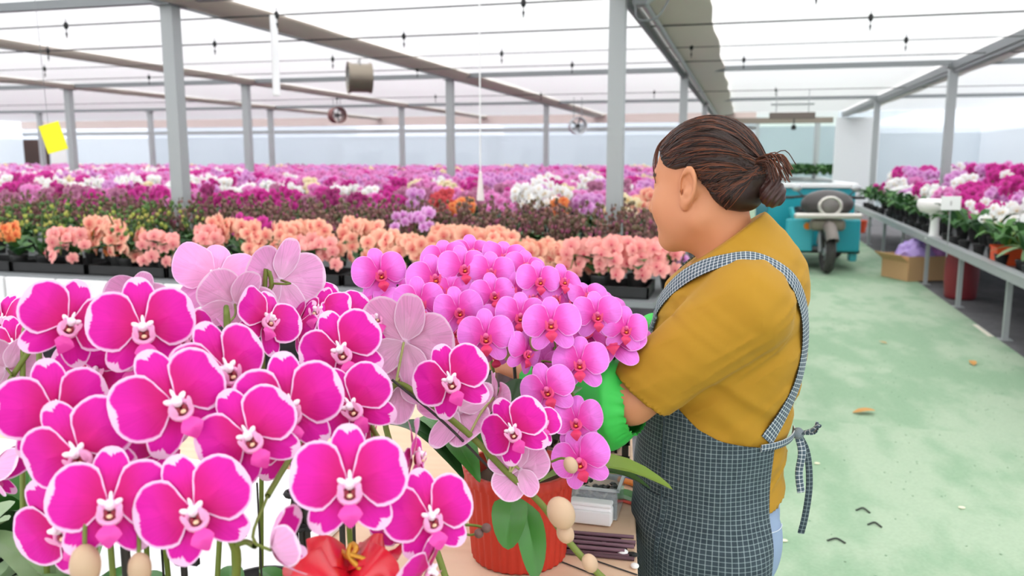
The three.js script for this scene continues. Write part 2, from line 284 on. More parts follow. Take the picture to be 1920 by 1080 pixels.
function potGeometry(r0, r1, h, ribs = 0) {
  const g = new THREE.LatheGeometry([[0.001, 0], [r0 * 0.96, 0], [r0, 0.004], [r1, h - 0.02], [r1 * 1.05, h - 0.018], [r1 * 1.06, h], [r1 * 0.95, h], [r1 * 0.93, h - 0.03], [0.001, h - 0.03]].map(([x, y]) => new THREE.Vector2(x, y)), ribs ? ribs * 4 : 28);
  if (ribs) { const p = g.attributes.position; for (let i = 0; i < p.count; i++) { const x = p.getX(i), z = p.getZ(i), r = Math.hypot(x, z); if (r > r0 * 0.9 && p.getY(i) < h - 0.002) { const k = 1 + 0.02 * Math.cos(Math.atan2(z, x) * ribs); p.setX(i, x * k); p.setZ(i, z * k); } } g.computeVertexNormals(); }
  return g;
}
// a spike rises from the pot, turns over and carries the flowers; short stalks join them
function spike(plant, foot, blooms, { r = 0.0032, m = M.stem, lift = 0.03 } = {}) {
  const P = plant.position, q = blooms.map((b) => b.at.clone().addScaledVector(b.rear, b.s * 0.55)).sort((a, b) => b.y - a.y);
  const smooth = q.map((p, i) => { const a = q[Math.max(0, i - 1)], c = q[Math.min(q.length - 1, i + 1)]; return p.clone().multiplyScalar(0.34).addScaledVector(a, 0.33).addScaledVector(c, 0.33); });
  const top = smooth[0].clone().lerp(foot, 0.12); top.y = smooth[0].y + lift;
  const pts = [foot.clone(), foot.clone().lerp(top, 0.45).setY(lerp(foot.y, top.y, 0.55)), top, ...smooth];
  const curve = new THREE.CatmullRomCurve3(pts.map((p) => p.clone().sub(P)), false, 'centripetal');
  part(plant, 'flower_spike', new THREE.TubeGeometry(curve, 10 * pts.length, r, 7), m);
  blooms.forEach((b) => {
    const a = b.at.clone().addScaledVector(b.rear, b.s * 0.03), mid = b.at.clone().addScaledVector(b.rear, b.s * 0.4);
    let best = smooth[0], bd = 1e9; for (let i = 0; i <= 60; i++) { const p = curve.getPoint(0.35 + 0.65 * i / 60).add(P), dd = p.distanceTo(mid); if (dd < bd) { bd = dd; best = p; } }
    part(plant, 'flower_stalk', tube([a.sub(P), mid.lerp(best, 0.3).sub(P), best.clone().sub(P)], 0.0016, 8, 5), m);
  });
}

// ---------------------------------------------------------------- worktable
const TABLE = 0.79;
{
  const o = thing('worktable', 'beige plywood worktable in front of the woman', 'table', V(-1.4, 0, -1.2)); o.rotation.y = 0.14;
  const ply = texture(512, 256, (u, v) => { const g = noise2(u * 6, v * 90) * 14 + noise2(u * 3 + 4, v * 9) * 16; return [222 + g * 0.5, 184 + g * 0.7, 152 + g * 0.8]; });
  part(o, 'tabletop', planarUV(rbox(2.52, 0.03, 1.7, 0, TABLE - 0.015, 0, 0.004), 0, 2, 0.8), mat('#ffffff', 0.75, { map: ply }));
  for (const x of [-1.2, 1.2]) for (const z of [-0.8, 0.8]) part(o, 'leg', box(0.05, TABLE - 0.03, 0.05, x, (TABLE - 0.03) / 2, z), M.galv);
  part(o, 'frame', merge([box(2.4, 0.05, 0.03, 0, TABLE - 0.056, 0.8), box(2.4, 0.05, 0.03, 0, TABLE - 0.056, -0.8)]), M.galv);
  solo('foam_sheet', rbox(1.66, 0.012, 1.1, -1.5, TABLE + 0.0065, -0.95, 0.004), mat('#fbfbfb', 0.7), 'bright white foam sheet lying on the worktable', 'foam sheet');
}

// ---------------------------------------------------------------- magenta orchids with white margins, nearest the viewer
function standingPlant(label, px, depth, potHeight = 1, potMat = M.potBlack, group) {
  const c = spot(px, 1000, depth), base = V(c.x, TABLE + (c.x < -0.67 && c.z > -1.5 ? 0.0135 : 0.001), c.z);
  const o = thing('orchid_plant', label, 'orchid', base, group);
  part(o, 'pot', potGeometry(0.045, 0.058, 0.11), potMat).scale.y = potHeight;
  part(o, 'bark_mix', new THREE.SphereGeometry(0.05, 12, 6, 0, 2 * PI, 0, PI / 2).scale(1, 0.3, 1).translate(0, 0.082 * potHeight, 0), mat('#4a3526', 0.95));
  return o;
}
const foot = (o, dx = 0, dz = 0) => o.position.clone().add(V(dx, 0.09, dz));
function leavesFor(o, n, turn0, mats, size = 1) { for (let i = 0; i < n; i++) addLeaf(o, V(0, 0.1, 0), turn0 + i * 2 * PI / n + R(-0.3, 0.3), R(0.05, 0.45), size * R(0.8, 1.1), mats[i % mats.length], i); }
function stake(o, px, y0, y1, depth, r = 0.0028, m = M.stemDark) {
  const a = spot(px, y0, depth), b = V(a.x, o.position.y + 0.09, a.z);
  part(o, 'support_stake', bar(a.sub(o.position), b.sub(o.position), r, 7), m);
  return a;
}
const FRONT = [
  ['white-edged magenta orchid at the frame edge above the grey green leaves', 60, 0.92, [
    [128, 604, 178, 0.88, 14, 8, -26, 0], [104, 770, 200, 0.80, 8, 0, 4, 3], [28, 645, 110, 1.05, -20, 5, 10, 1], [8, 600, 110, 1.1, -30, 20, 0, 2], [12, 690, 130, 1.0, 150, 20, 30, 1], [175, 700, 150, 0.98, 10, 30, -20, 2], [-12, 880, 110, 0.9, 60, -10, 0, -1]]],
  ['white-edged magenta orchid hanging lowest over the black tray', 190, 0.86, [
    [146, 845, 212, 0.77, -14, -4, 24, 1], [206, 945, 218, 0.735, 0, 4, -6, 0], [118, 985, 210, 0.80, -24, -8, 30, 3], [250, 835, 150, 0.95, 20, 10, -30, 2]]],
  ['white-edged magenta orchid with the pale sepals standing up behind it', 300, 1.0, [
    [267, 612, 192, 0.86, 2, 6, 2, 0], [326, 752, 218, 0.79, 10, 4, 24, 3], [352, 625, 150, 1.02, 30, 10, -10, 1], [240, 665, 150, 0.98, -8, -30, 0, 2], [300, 820, 140, 0.9, 20, -30, 40, 1], [258, 560, 120, 1.04, -150, 25, 20, 1]]],
  ['white-edged magenta orchid whose green spike shows beside the dark stakes', 420, 0.98, [
    [420, 690, 190, 0.86, 18, 4, 20, 1], [466, 815, 196, 0.80, -6, 2, 28, 0], [364, 955, 220, 0.74, -8, 0, 18, 3], [500, 600, 140, 1.05, 30, 20, -30, 2], [440, 570, 150, 1.08, -140, 20, 30, 0]]],
  ['white-edged magenta orchid in the thick of the bunch above the red bow', 545, 1.02, [
    [541, 760, 206, 0.84, 2, 2, 4, 2], [640, 655, 164, 0.98, -10, 6, 26, 0], [600, 585, 120, 1.12, -30, 34, 10, 1], [560, 610, 110, 1.12, -50, 20, -30, 3], [650, 590, 110, 1.14, 24, 30, 20, 2], [545, 830, 170, 0.93, 20, -14, 10, 1], [700, 600, 110, 1.16, 20, 40, 0, 0], [590, 555, 90, 1.2, 10, 50, 0, 2], [620, 720, 150, 1.0, 130, 10, 0, 2], [512, 1030, 135, 0.74, 62, 20, 30, -1]]],
  ['white-edged magenta orchid with two wide open flowers over the red bow', 690, 0.98, [
    [660, 760, 168, 0.93, -14, 2, 34, 1], [655, 905, 222, 0.745, 0, 2, 0, 0], [806, 965, 178, 0.80, 8, 0, 14, 3], [775, 850, 140, 0.92, 66, 0, -30, 2], [800, 1062, 150, 0.80, 60, -30, 40, 1], [690, 830, 150, 0.96, 60, -20, 10, 1], [735, 980, 120, 0.88, -40, -20, 40, 2]]],
];
const GREENS = [M.leaf, M.leafDark, M.leaf];
const frontPlants = FRONT.map(([label, px, d, list], i) => {
  const o = standingPlant(label, px, d);
  const b = list.map((a) => addBloom(o, 'magenta', [a[0], a[1], a[2] * 0.96, a[3], a[4] * 1.25, a[5] - 5, ...a.slice(6)])), half = Math.ceil(b.length / 2);
  const byX = b.slice().sort((p, q) => p.at.y - q.at.y).reverse();
  spike(o, foot(o, 0.01), byX.filter((_, k) => k % 2 === 0)); if (b.length > 3) spike(o, foot(o, -0.015, 0.01), byX.filter((_, k) => k % 2));
  leavesFor(o, 3, i * 1.3, GREENS, 0.42);
  return o;
});
stake(frontPlants[3], 434, 880, 0, 0.99); stake(frontPlants[3], 482, 905, 0, 1.0, 0.0012);
for (const [x, y] of [[548, 850], [560, 860], [572, 880]]) stake(frontPlants[4], x, y, 0, 1.02, 0.0036);
stake(frontPlants[4], 596, 900, 0, 1.04, 0.0012);
stake(frontPlants[5], 640, 940, 0, 0.99, 0.0036); stake(frontPlants[5], 662, 940, 0, 0.99, 0.002);
stake(frontPlants[2], 338, 950, 0, 0.99, 0.004); stake(frontPlants[2], 300, 980, 0, 1.0, 0.0014); stake(frontPlants[1], 232, 990, 0, 0.88, 0.005);
{ // dark clips on the stakes, and the bare green spike with its side shoot
  const clip = (o, x, y, d, s = 1) => { const p = spot(x, y, d).sub(o.position); part(o, 'stake_clip', merge([new THREE.TorusGeometry(0.007 * s, 0.0026 * s, 6, 12).rotateX(PI / 2).translate(p.x, p.y, p.z), box(0.012 * s, 0.006 * s, 0.005 * s, p.x + 0.009 * s, p.y, p.z)]), M.black); };
  clip(frontPlants[4], 550, 925, 1.02, 1.3); clip(frontPlants[4], 562, 990, 1.02); clip(frontPlants[3], 440, 1000, 0.99); clip(frontPlants[2], 345, 1050, 0.99, 1.3);
  const o = frontPlants[3], q = (x, y, d) => spot(x, y, d).sub(o.position);
  part(o, 'flower_spike', tube([q(414, 950, 0.8), q(430, 1000, 0.8), q(444, 1040, 0.82), q(440, 1110, 0.84), q(440, 1250, 0.9)], 0.0045, 20, 8), M.stem);
  part(o, 'side_shoot', tube([q(440, 1022, 0.81), q(460, 1016, 0.79), q(478, 1024, 0.76)], 0.003, 8, 6), M.stem);
}
// buds hanging low near the frame edge
{
  const o = frontPlants[1];
  for (const [x, y, d, s] of [[160, 1060, 0.72, 1.2], [262, 1066, 0.74, 0.95]]) { const p = spot(x, y, d).sub(o.position); const b = part(o, 'bud', new THREE.SphereGeometry(0.0125 * s, 14, 12).scale(0.85, 1.25, 0.85), M.bud); b.position.copy(p); part(o, 'flower_stalk', tube([p.clone().add(V(0, 0.01, 0)), p.clone().add(V(-0.01, 0.05, -0.02)), p.clone().add(V(-0.01, 0.07, -0.05))], 0.002, 8, 5), M.stem); }
}
// pale flowers that show their backs above the bunch
{
  const o = standingPlant('pale pink orchid showing the backs of its flowers above the magenta bunch', 484, 1.16, 0.6);
  const b = [[405, 520, 158, 1.12, 16, 24, -18, 2], [525, 525, 158, 1.14, -150, 8, 10, 1], [455, 590, 140, 1.12, 60, 20, 30, 0], [300, 575, 130, 1.14, 70, 10, 24, 1]].map((a) => addBloom(o, 'pale', a));
  spike(o, foot(o).setY(o.position.y + 0.05), b);
}
// the plant whose spike hangs out in front of the red pot
{
  const o = standingPlant('white-edged magenta orchid whose budded spike arches down before the red pot', 872, 0.98);
  const b = [[846, 712, 146, 1.05, -12, 4, 24, 0], [962, 806, 132, 1.06, -16, 0, 30, 1], [1012, 792, 90, 1.1, 40, 20, -10, 2], [975, 880, 120, 1.08, 158, -10, 140, 3], [760, 640, 190, 1.15, 158, 10, 20, 0], [860, 770, 160, 1.14, 150, -20, 60, 1], [930, 745, 100, 1.12, 110, 0, 20, 2], [750, 720, 140, 1.16, 165, -20, 120, 2]].map((a) => addBloom(o, 'magenta', a));
  const q = (x, y, d) => spot(x, y, d).sub(o.position);
  const curve = [foot(o).sub(o.position), q(800, 980, 1.08), q(722, 790, 1.16), q(742, 720, 1.14), q(800, 752, 1.12), q(880, 815, 1.1), q(955, 890, 1.08), q(1015, 945, 1.06), q(1062, 1010, 1.04), q(1102, 1056, 1.03), q(1135, 1088, 1.02)];
  part(o, 'flower_spike', new THREE.TubeGeometry(new THREE.CatmullRomCurve3(curve, false, 'centripetal'), 80, 0.0042, 8), M.stem);
  part(o, 'support_stake', tube([q(735, 712, 1.13), q(830, 790, 1.11), q(930, 890, 1.09)], 0.0018, 12, 6), M.stemDark);
  b.forEach((f) => { const a = f.at.clone().addScaledVector(f.rear, f.s * 0.04).sub(o.position); let best = null, bd = 9; for (const c of curve.slice(2)) { const d = c.distanceTo(a); if (d < bd) { bd = d; best = c; } } part(o, 'flower_stalk', tube([a, a.clone().lerp(best, 0.5).add(V(0, 0.006, -0.004)), best], 0.0018, 8, 5), M.budGreen); });
  for (const [x, y, d, s, dx] of [[1052, 962, 1.03, 1.5, -10], [1060, 1000, 1.04, 0.95, 6], [1106, 1056, 1.02, 0.85, 0], [1070, 872, 1.07, 0.8, -20]]) {
    const bp = part(o, 'bud', new THREE.SphereGeometry(0.0125 * s, 14, 12).scale(0.9, 1.12, 0.9), M.bud); bp.position.copy(q(x, y, d)); bp.rotation.z = 0.5;
    part(o, 'flower_stalk', tube([q(x, y - 12 * s, d), q(x + dx * 0.5 - 8, y - 16 * s, d + 0.01), q(x + dx - 16, y - 6, d + 0.015)], 0.0018, 6, 5), M.stem);
  }
  for (const [x, y] of [[912, 990], [898, 1000]]) { const bp = part(o, 'bud', new THREE.SphereGeometry(0.006, 10, 8), mat('#6a4c46', 0.6)); bp.position.copy(q(x, y, 1.02)); }
  part(o, 'side_shoot', tube([q(868, 984, 1.04), q(890, 985, 1.03), q(912, 990, 1.02)], 0.0018, 8, 5), M.stem);
  part(o, 'side_shoot', tube([q(862, 996, 1.04), q(880, 1003, 1.03), q(898, 1000, 1.02)], 0.0016, 8, 5), M.stem);
  leavesFor(o, 3, 2.1, GREENS, 0.4);
}
// ---------------------------------------------------------------- lilac pink orchid in the ribbed red pot
{
  const c = spotY(952, 1075, TABLE), base = V(c.x, TABLE + 0.001, c.z - 0.07);
  const o = thing('potted_orchid', 'lilac pink orchid with red lips in a ribbed red pot', 'orchid', base);
  part(o, 'pot', potGeometry(0.078, 0.088, 0.155, 34), mat('#c0301c', 0.5));
  part(o, 'bark_mix', new THREE.SphereGeometry(0.08, 14, 6, 0, 2 * PI, 0, PI / 2).scale(1, 0.35, 1).translate(0, 0.12, 0), mat('#4a3526', 0.95));
  const L = [
    [712, 512, 100, 1.42, 6, 10, 10], [787, 566, 96, 1.34, 8, 6, 4], [859, 582, 92, 1.33, 10, 6, 8], [911, 630, 104, 1.27, 0, 6, 2], [868, 502, 92, 1.42, 14, 14, 2], [925, 552, 86, 1.38, 10, 12, 6], [975, 592, 92, 1.32, 6, 8, -4], [1034, 606, 108, 1.28, -4, 16, 4], [1010, 526, 84, 1.4, 18, 16, -4], [1055, 528, 80, 1.42, 24, 26, -10], [1118, 590, 92, 1.36, 12, 10, 2], [1172, 616, 88, 1.36, 14, 10, -6], [1088, 680, 104, 1.27, -6, 10, 4], [1026, 730, 104, 1.25, -10, 4, 22], [1082, 790, 100, 1.24, -12, 8, 6], [1088, 862, 112, 1.22, -14, -4, 20], [985, 660, 84, 1.29, 46, 0, -20], [756, 604, 92, 1.33, -10, 6, 10], [700, 575, 104, 1.4, -30, 40, 6], [815, 522, 104, 1.42, 4, 20, 6], [832, 484, 88, 1.46, -10, 26, 10], [885, 474, 84, 1.48, 10, 28, 0], [945, 484, 84, 1.48, 14, 28, -10], [985, 500, 80, 1.46, 20, 28, -16], [920, 510, 90, 1.42, 6, 20, -4], [960, 545, 90, 1.41, 0, 22, 4], [1100, 556, 76, 1.42, 20, 34, 0], [1140, 576, 80, 1.42, 26, 30, -10], [1150, 640, 120, 1.38, -10, 40, 10], [1105, 628, 110, 1.4, -20, 50, 0], [745, 556, 84, 1.42, -10, 24, 14], [845, 545, 84, 1.4, -4, 20, 0], [1070, 570, 84, 1.42, 20, 34, 0], [1000, 560, 84, 1.4, 0, 26, 0], [940, 600, 80, 1.36, 10, 10, 0], [1040, 560, 80, 1.41, 16, 24, 0], [890, 540, 86, 1.42, 0, 24, 0], [800, 600, 80, 1.38, -16, 10, 20], [1190, 640, 84, 1.42, 40, 20, -20], [1020, 680, 70, 1.34, 150, -10, 60], [930, 655, 90, 1.32, 20, -30, 0], [1060, 645, 90, 1.36, 30, -20, 10], [860, 620, 80, 1.38, -20, -10, 0], [775, 540, 86, 1.44, -14, 26, 10]];
  const b = L.map((a) => addBloom(o, 'lilac', a));
  const groups = [[], [], [], [], []];
  b.forEach((f) => groups[clamp(Math.floor((f.at.dot(RIGHT) - b[0].at.dot(RIGHT)) / 0.088), 0, 4)].push(f));
  groups.forEach((g, i) => g.length && spike(o, base.clone().add(V(-0.03 + 0.015 * i, 0.13, -0.01)), g, { r: 0.003, m: i % 2 ? M.stem : M.stemDark, lift: 0.0 }));
  const q = (x, y, d) => spot(x, y, d).sub(base);
  for (const [x, y, d, turn, tilt, s, m, v] of [[900, 905, 1.27, 2.7, 0.2, 0.8, M.leaf, 2], [930, 880, 1.3, 2.2, 0.5, 0.7, M.leafDark, 0], [960, 930, 1.22, -1.35, -0.55, 0.62, M.leaf, 2], [975, 935, 1.21, -1.1, -0.7, 0.55, M.leaf, 0], [1010, 905, 1.26, 0.2, 0.2, 0.75, M.leafOlive, 1], [1060, 900, 1.28, 0.3, 0.1, 0.5, M.leafDark, 1], [950, 860, 1.33, 1.5, 0.7, 0.7, M.leafDark, 2], [985, 870, 1.3, 0.9, 0.7, 0.7, M.leaf, 0], [920, 880, 1.28, -2.2, 0.6, 0.6, M.leaf, 2], [870, 900, 1.27, 2.9, 0.4, 0.7, M.leafDark, 0]]) { const l = addLeaf(o, q(x, y, d), turn, tilt, s, m, v); }
  for (const [x, y, d] of [[955, 660, 1.3], [1005, 640, 1.3]]) { const bp = part(o, 'bud', new THREE.SphereGeometry(0.013, 12, 10).scale(0.85, 1.2, 0.85), M.budGreen); bp.position.copy(q(x, y, d)); }
}
{ // crinkled clear plastic sleeve standing behind the red pot, under the lilac flowers
  const p = spot(945, 700, 1.47), pts = []; for (let i = 0; i <= 10; i++) pts.push(new THREE.Vector2(0.045 + 0.012 * i / 10, i * 0.026));
  const g = new THREE.LatheGeometry(pts, 60), a = g.attributes.position; for (let i = 0; i < a.count; i++) { const x = a.getX(i), z = a.getZ(i), k = 1 + 0.05 * Math.sin(Math.atan2(z, x) * 17) + 0.03 * Math.sin(Math.atan2(z, x) * 7 + a.getY(i) * 20); a.setX(i, x * k); a.setZ(i, z * k); } g.computeVertexNormals();
  const o = solo('plastic_sleeve', g, mat('#cfc6cc', 0.3, { transmission: 0.55, thickness: 0 }), 'crinkled clear plastic sleeve standing under the lilac flowers', 'sleeve'); o.position.set(p.x, TABLE + 0.001, p.z - 0.05);
}
// ---------------------------------------------------------------- benches of orchids across the house
const BENCH = 0.7;
const benchRows = [[-4.35, -6.35], [-6.95, -8.95], [-9.55, -11.55], [-12.15, -14.15], [-14.75, -16.75], [-17.35, -19.35], [-19.95, -21.95], [-22.55, -24.9]];
const benchEnd = -0.42;
const rowName = ['nearest', 'second', 'third', 'fourth', 'fifth', 'sixth', 'seventh', 'last'];
benchRows.forEach(([z0, z1], i) => {
  const x0 = [-6.6, -9.8, -13, -16, -19, -22, -24, -25.6][i], w = benchEnd - x0, cx = (benchEnd + x0) / 2, cz = (z0 + z1) / 2;
  const o = thing('growing_bench', `long steel growing bench, the ${rowName[i]} one behind the worktable`, 'bench', V(cx, 0, cz), 'growing benches');
  part(o, 'bench_top', box(w, 0.03, z0 - z1, 0, BENCH - 0.015, 0), M.galvDark);
  for (let x = x0 + 0.3; x < benchEnd; x += 2.4) for (const z of [z0 - 0.1, z1 + 0.1]) part(o, 'leg', box(0.05, BENCH - 0.03, 0.05, x - cx, (BENCH - 0.03) / 2, z - cz), M.galv);
  if (i === 0) { let k = 0; for (let x = x0 + 0.2; x < benchEnd - 0.1; x += 0.4, k++) part(o, 'front_panel', rbox(0.385, 0.2, 0.025, x - cx, BENCH - 0.115, z0 - cz + 0.02, 0.008), M.foam); }
});
// small open flower, seen from metres away
function smallBloom(pal) {
  const gs = [];
  const add = (line, ang, z0, bend, mirror = 1, k = 1) => {
    const g = polar(line, (a, b, r) => { const bb = b * mirror, z = z0 - bend * a * a - 0.4 * b * b; return [a * Math.cos(ang) - bb * Math.sin(ang), a * Math.sin(ang) + bb * Math.cos(ang), z]; }, { seg: 8, rings: [0.6, 1], back: false });
    const n = g.attributes.position.count, c = new Float32Array(n * 3), p = g.attributes.position, A = new THREE.Color(pal[0]), B = new THREE.Color(pal[1]), q = new THREE.Color();
    for (let i = 0; i < n; i++) { q.copy(A).lerp(B, sstep(0.1, 0.42, Math.hypot(p.getX(i), p.getY(i))) * k); c.set([q.r, q.g, q.b], 3 * i); }
    g.setAttribute('color', new THREE.BufferAttribute(c, 3)); gs.push(g);
  };
  add(petalLine, rad(12), 0.03, 0.3); add(petalLine, rad(168), 0.03, 0.3, -1);
  for (const a of [90, -52, -128]) add(sepalLine, rad(a), -0.01, 0.4);
  gs.push(tint(new THREE.OctahedronGeometry(0.09).scale(0.8, 1, 0.9).translate(0, -0.07, 0.06), pal[2]));
  return merge(gs);
}
const PAL = {
  peach: ['#ee7f70', '#ffc2a4', '#d9414f'], salmon: ['#f08a8a', '#ffb0a6', '#d94060'], orange: ['#e8622c', '#f79a55', '#c43a20'], red: ['#b8243a', '#d84a50', '#8a1a2a'],
  magenta: ['#b01272', '#dd2aa2', '#7a0c4a'], deep: ['#8a1258', '#b3217c', '#5a0a34'], pink: ['#e06ab4', '#f19ad6', '#c0307a'], lilac: ['#d070c6', '#ecb0e4', '#b03a80'], white: ['#f6efe6', '#ffffff', '#e8c46a'], cream: ['#f2d9a0', '#fbeecb', '#d89a4a'], mauve: ['#a0567c', '#c27a9c', '#7a2a4a'],
};
const SB = Object.fromEntries(Object.entries(PAL).map(([k, p]) => [k, smallBloom(p)]));
const bloomMat = mat('#ffffff', 0.7, { vertexColors: true, transmission: 0.2, thickness: 0 });
const plainVC = mat('#ffffff', 0.65, { vertexColors: true });
// where the flowers sit on the arching spikes of one plant
function sprayPlaces(r, n, h, spread, size, low = 0.72) {
  const out = [], stems = [];
  const k = 2 + (r() > 0.5 ? 1 : 0);
  for (let s = 0; s < k; s++) {
    const dir = (s - (k - 1) / 2) * 1.1 + R(-0.3, 0.3, r), lean = V(Math.sin(dir), 0, 0.45 * Math.cos(dir) + R(-0.2, 0.2, r));
    const hh = h * R(0.9, 1.02, r), pts = [V(0, 0.08, 0), V(lean.x * 0.03, hh * 0.6, lean.z * 0.03), V(lean.x * spread * 0.35, hh * 0.95, lean.z * spread * 0.35), V(lean.x * spread * 0.8, hh * 0.93, lean.z * spread * 0.8), V(lean.x * spread * 1.1, hh * low, lean.z * spread * 1.05)];
    const c = new THREE.CatmullRomCurve3(pts); stems.push(c);
    const m = Math.round(n / k);
    for (let i = 0; i < m; i++) { const t = lerp(0.42, 1, i / (m - 1)), p = c.getPoint(t).add(V((i % 2 ? 1 : -1) * size * 0.42 + R(-0.01, 0.01, r), R(-0.02, 0.02, r), R(0, 0.04, r))); out.push({ p, ry: R(-0.6, 0.6, r) + dir * 0.25, rx: R(-0.5, 0.15, r), rz: R(-0.4, 0.4, r), s: size * R(0.85, 1.12, r) }); }
  }
  return { out, stems };
}
const lowLeaf = polar((ph, r) => { const a = 0.5 + 0.5 * Math.cos(ph) * r; return [a, 0.5 * Math.sin(ph) * r]; }, (a, b) => [a * 0.2, 0.07 * Math.sin(a * 2) - 0.05 * a * a + Math.abs(b) * 0.02, b * 0.075], { seg: 10, rings: [0.6, 1], back: false });
function foliage(r, n, cols) { const gs = []; for (let i = 0; i < n; i++) gs.push(tint(lowLeaf.clone().rotateZ(R(0, 0.7, r)).rotateY(i * 2 * PI / n + R(-0.4, 0.4, r)).translate(0, 0.09, 0), cols[i % cols.length])); return merge(gs); }
const GREENCOL = ['#33612a', '#27502a', '#4f7a3a', '#3a6a2c'];
const FOL = [0, 1, 2, 3].map((i) => foliage(seeded(50 + i), 7, GREENCOL));
const potSmall = potGeometry(0.04, 0.052, 0.1);
const TRAY = 0.05;

// --- nearest bench: black trays, peach orchids one by one, budding plants around them
function trayAt(x, z, label) {
  const o = thing('plant_tray', label, 'tray', V(x, BENCH + 0.001, z), 'black trays on the nearest bench');
  part(o, 'tray_floor', box(0.58, 0.01, 0.34, 0, 0.005, 0), M.black);
  part(o, 'tray_rim', merge([box(0.58, 0.06, 0.01, 0, 0.035, 0.165), box(0.58, 0.06, 0.01, 0, 0.035, -0.165), box(0.01, 0.06, 0.34, 0.285, 0.035, 0), box(0.01, 0.06, 0.34, -0.285, 0.035, 0)]), M.black);
}
for (let i = 0; i < 9; i++) trayAt(-0.75 - i * 0.6, -4.6, `black plastic plant tray under the peach orchids, ${['first', 'second', 'third', 'fourth', 'fifth', 'sixth', 'seventh', 'eighth', 'ninth'][i]} from the woman`);
function sprayPlant(name, label, cat, x, y, z, { pal, n, h, spread, size, seed, low, group, second }) {
  const r = seeded(seed), o = thing(name, label, cat, V(x, y, z), group), { out, stems } = sprayPlaces(r, n, h, spread, size, low);
  part(o, 'pot', potSmall, M.potBlack);
  part(o, 'foliage', FOL[seed % 4], plainVC);
  stems.forEach((c) => part(o, 'flower_spike', new THREE.TubeGeometry(c, 14, 0.0035, 5), M.stem));
  out.forEach((f, i) => { const m = part(o, 'flower', SB[second && i % 5 === 4 ? second : pal], bloomMat); m.position.copy(f.p); m.rotation.set(f.rx, f.ry, f.rz, 'YXZ'); m.scale.setScalar(f.s); });
  return o;
}
const ord = ['first', 'second', 'third', 'fourth', 'fifth', 'sixth', 'seventh', 'eighth', 'ninth', 'tenth', 'eleventh', 'twelfth', 'thirteenth', 'fourteenth', 'fifteenth', 'sixteenth', 'seventeenth', 'eighteenth', 'nineteenth', 'twentieth'];
// frame column, height of the plant's top in the frame, count of flowers, colour
[[1268, 452, 20, 'salmon'], [1195, 456, 22, 'salmon'], [1130, 448, 24, 'salmon'], [1085, 470, 14, 'peach'], [1025, 455, 18, 'peach'], [965, 450, 18, 'peach'], [905, 432, 20, 'peach'], [850, 430, 20, 'peach'], [760, 440, 20, 'peach'], [670, 418, 20, 'peach'], [560, 420, 24, 'peach'], [600, 470, 16, 'salmon'], [440, 415, 24, 'peach'], [395, 430, 14, 'salmon'], [325, 478, 14, 'salmon'], [275, 480, 10, 'peach'], [215, 412, 28, 'peach'], [155, 470, 14, 'salmon'], [195, 490, 12, 'orange']].forEach(([x, y, n, pal], i) => {
  const p = spotZ(x, y, -4.62), h = clamp(p.y - BENCH - 0.012, 0.25, 0.62);
  sprayPlant('peach_orchid', `${{ peach: 'pale peach', salmon: 'salmon pink', orange: 'deep orange' }[pal]} orchid in the black trays, ${ord[i]} outward from the woman`, 'orchid', p.x, BENCH + 0.012, -4.62 + 0.08 * ((i % 3) - 1), { pal, n: Math.round(n * 1.55), h, spread: n > 19 ? 0.2 : 0.13, size: 0.092, low: 0.45, seed: 300 + i, group: 'peach orchids in the black trays' });
});
{ // two odd-coloured plants among them
  let p = spotZ(475, 405, -4.9); sprayPlant('magenta_orchid', 'single magenta orchid rising among the peach orchids', 'orchid', p.x, BENCH + 0.001, -4.9, { pal: 'magenta', n: 14, h: p.y - BENCH, spread: 0.12, size: 0.075, seed: 411 });
  p = spotZ(785, 395, -5.2); sprayPlant('lilac_orchid', 'pale lilac orchid with one long drooping spray behind the peach row', 'orchid', p.x, BENCH + 0.001, -5.2, { pal: 'lilac', n: 14, h: p.y - BENCH, spread: 0.16, size: 0.075, seed: 412 });
  p = spotZ(1150, 458, -4.95); sprayPlant('lilac_orchid', 'pink lilac orchid tucked between the salmon orchids', 'orchid', p.x, BENCH + 0.001, -4.95, { pal: 'lilac', n: 12, h: p.y - BENCH, spread: 0.12, size: 0.075, seed: 413 });
  p = spotZ(1255, 470, -4.85); sprayPlant('lilac_orchid', 'pink lilac orchid nearest the chin of the woman', 'orchid', p.x, BENCH + 0.001, -4.85, { pal: 'lilac', n: 12, h: p.y - BENCH, spread: 0.1, size: 0.075, seed: 414 });
}
// budding plants: bare brown stems or green ones with yellow buds
function buddingGeometry(seed, stemCol, budCol, n) {
  const r = seeded(seed), gs = [];
  for (let i = 0; i < n; i++) {
    const a = R(0, 2 * PI, r), h = R(0.3, 0.46, r), c = [V(R(-0.03, 0.03, r), 0.06, R(-0.03, 0.03, r)), V(Math.cos(a) * 0.05, h * 0.6, Math.sin(a) * 0.05), V(Math.cos(a) * 0.12, h, Math.sin(a) * 0.12)];
    const cv = new THREE.CatmullRomCurve3(c); gs.push(tint(new THREE.TubeGeometry(cv, 8, 0.005, 4), stemCol));
    for (let k = 0; k < 7; k++) { const p = cv.getPoint(0.5 + 0.5 * k / 6); gs.push(tint(new THREE.IcosahedronGeometry(R(0.008, 0.018, r), 0).scale(1, 1.2, 1).translate(p.x + R(-0.03, 0.03, r), p.y + R(-0.015, 0.02, r), p.z + R(-0.03, 0.03, r)), budCol[k % budCol.length])); }
  }
  return merge(gs);
}
const BUDBROWN = [0, 1, 2].map((i) => buddingGeometry(70 + i, '#6d4b44', ['#7d5550', '#8d6058', '#6a5a40', '#9a4a6a'], 7));
const BUDYELLOW = [0, 1, 2].map((i) => buddingGeometry(80 + i, '#3f5a2a', ['#a9b04a', '#5f8038', '#4a6a30', '#b8ae58'], 4));
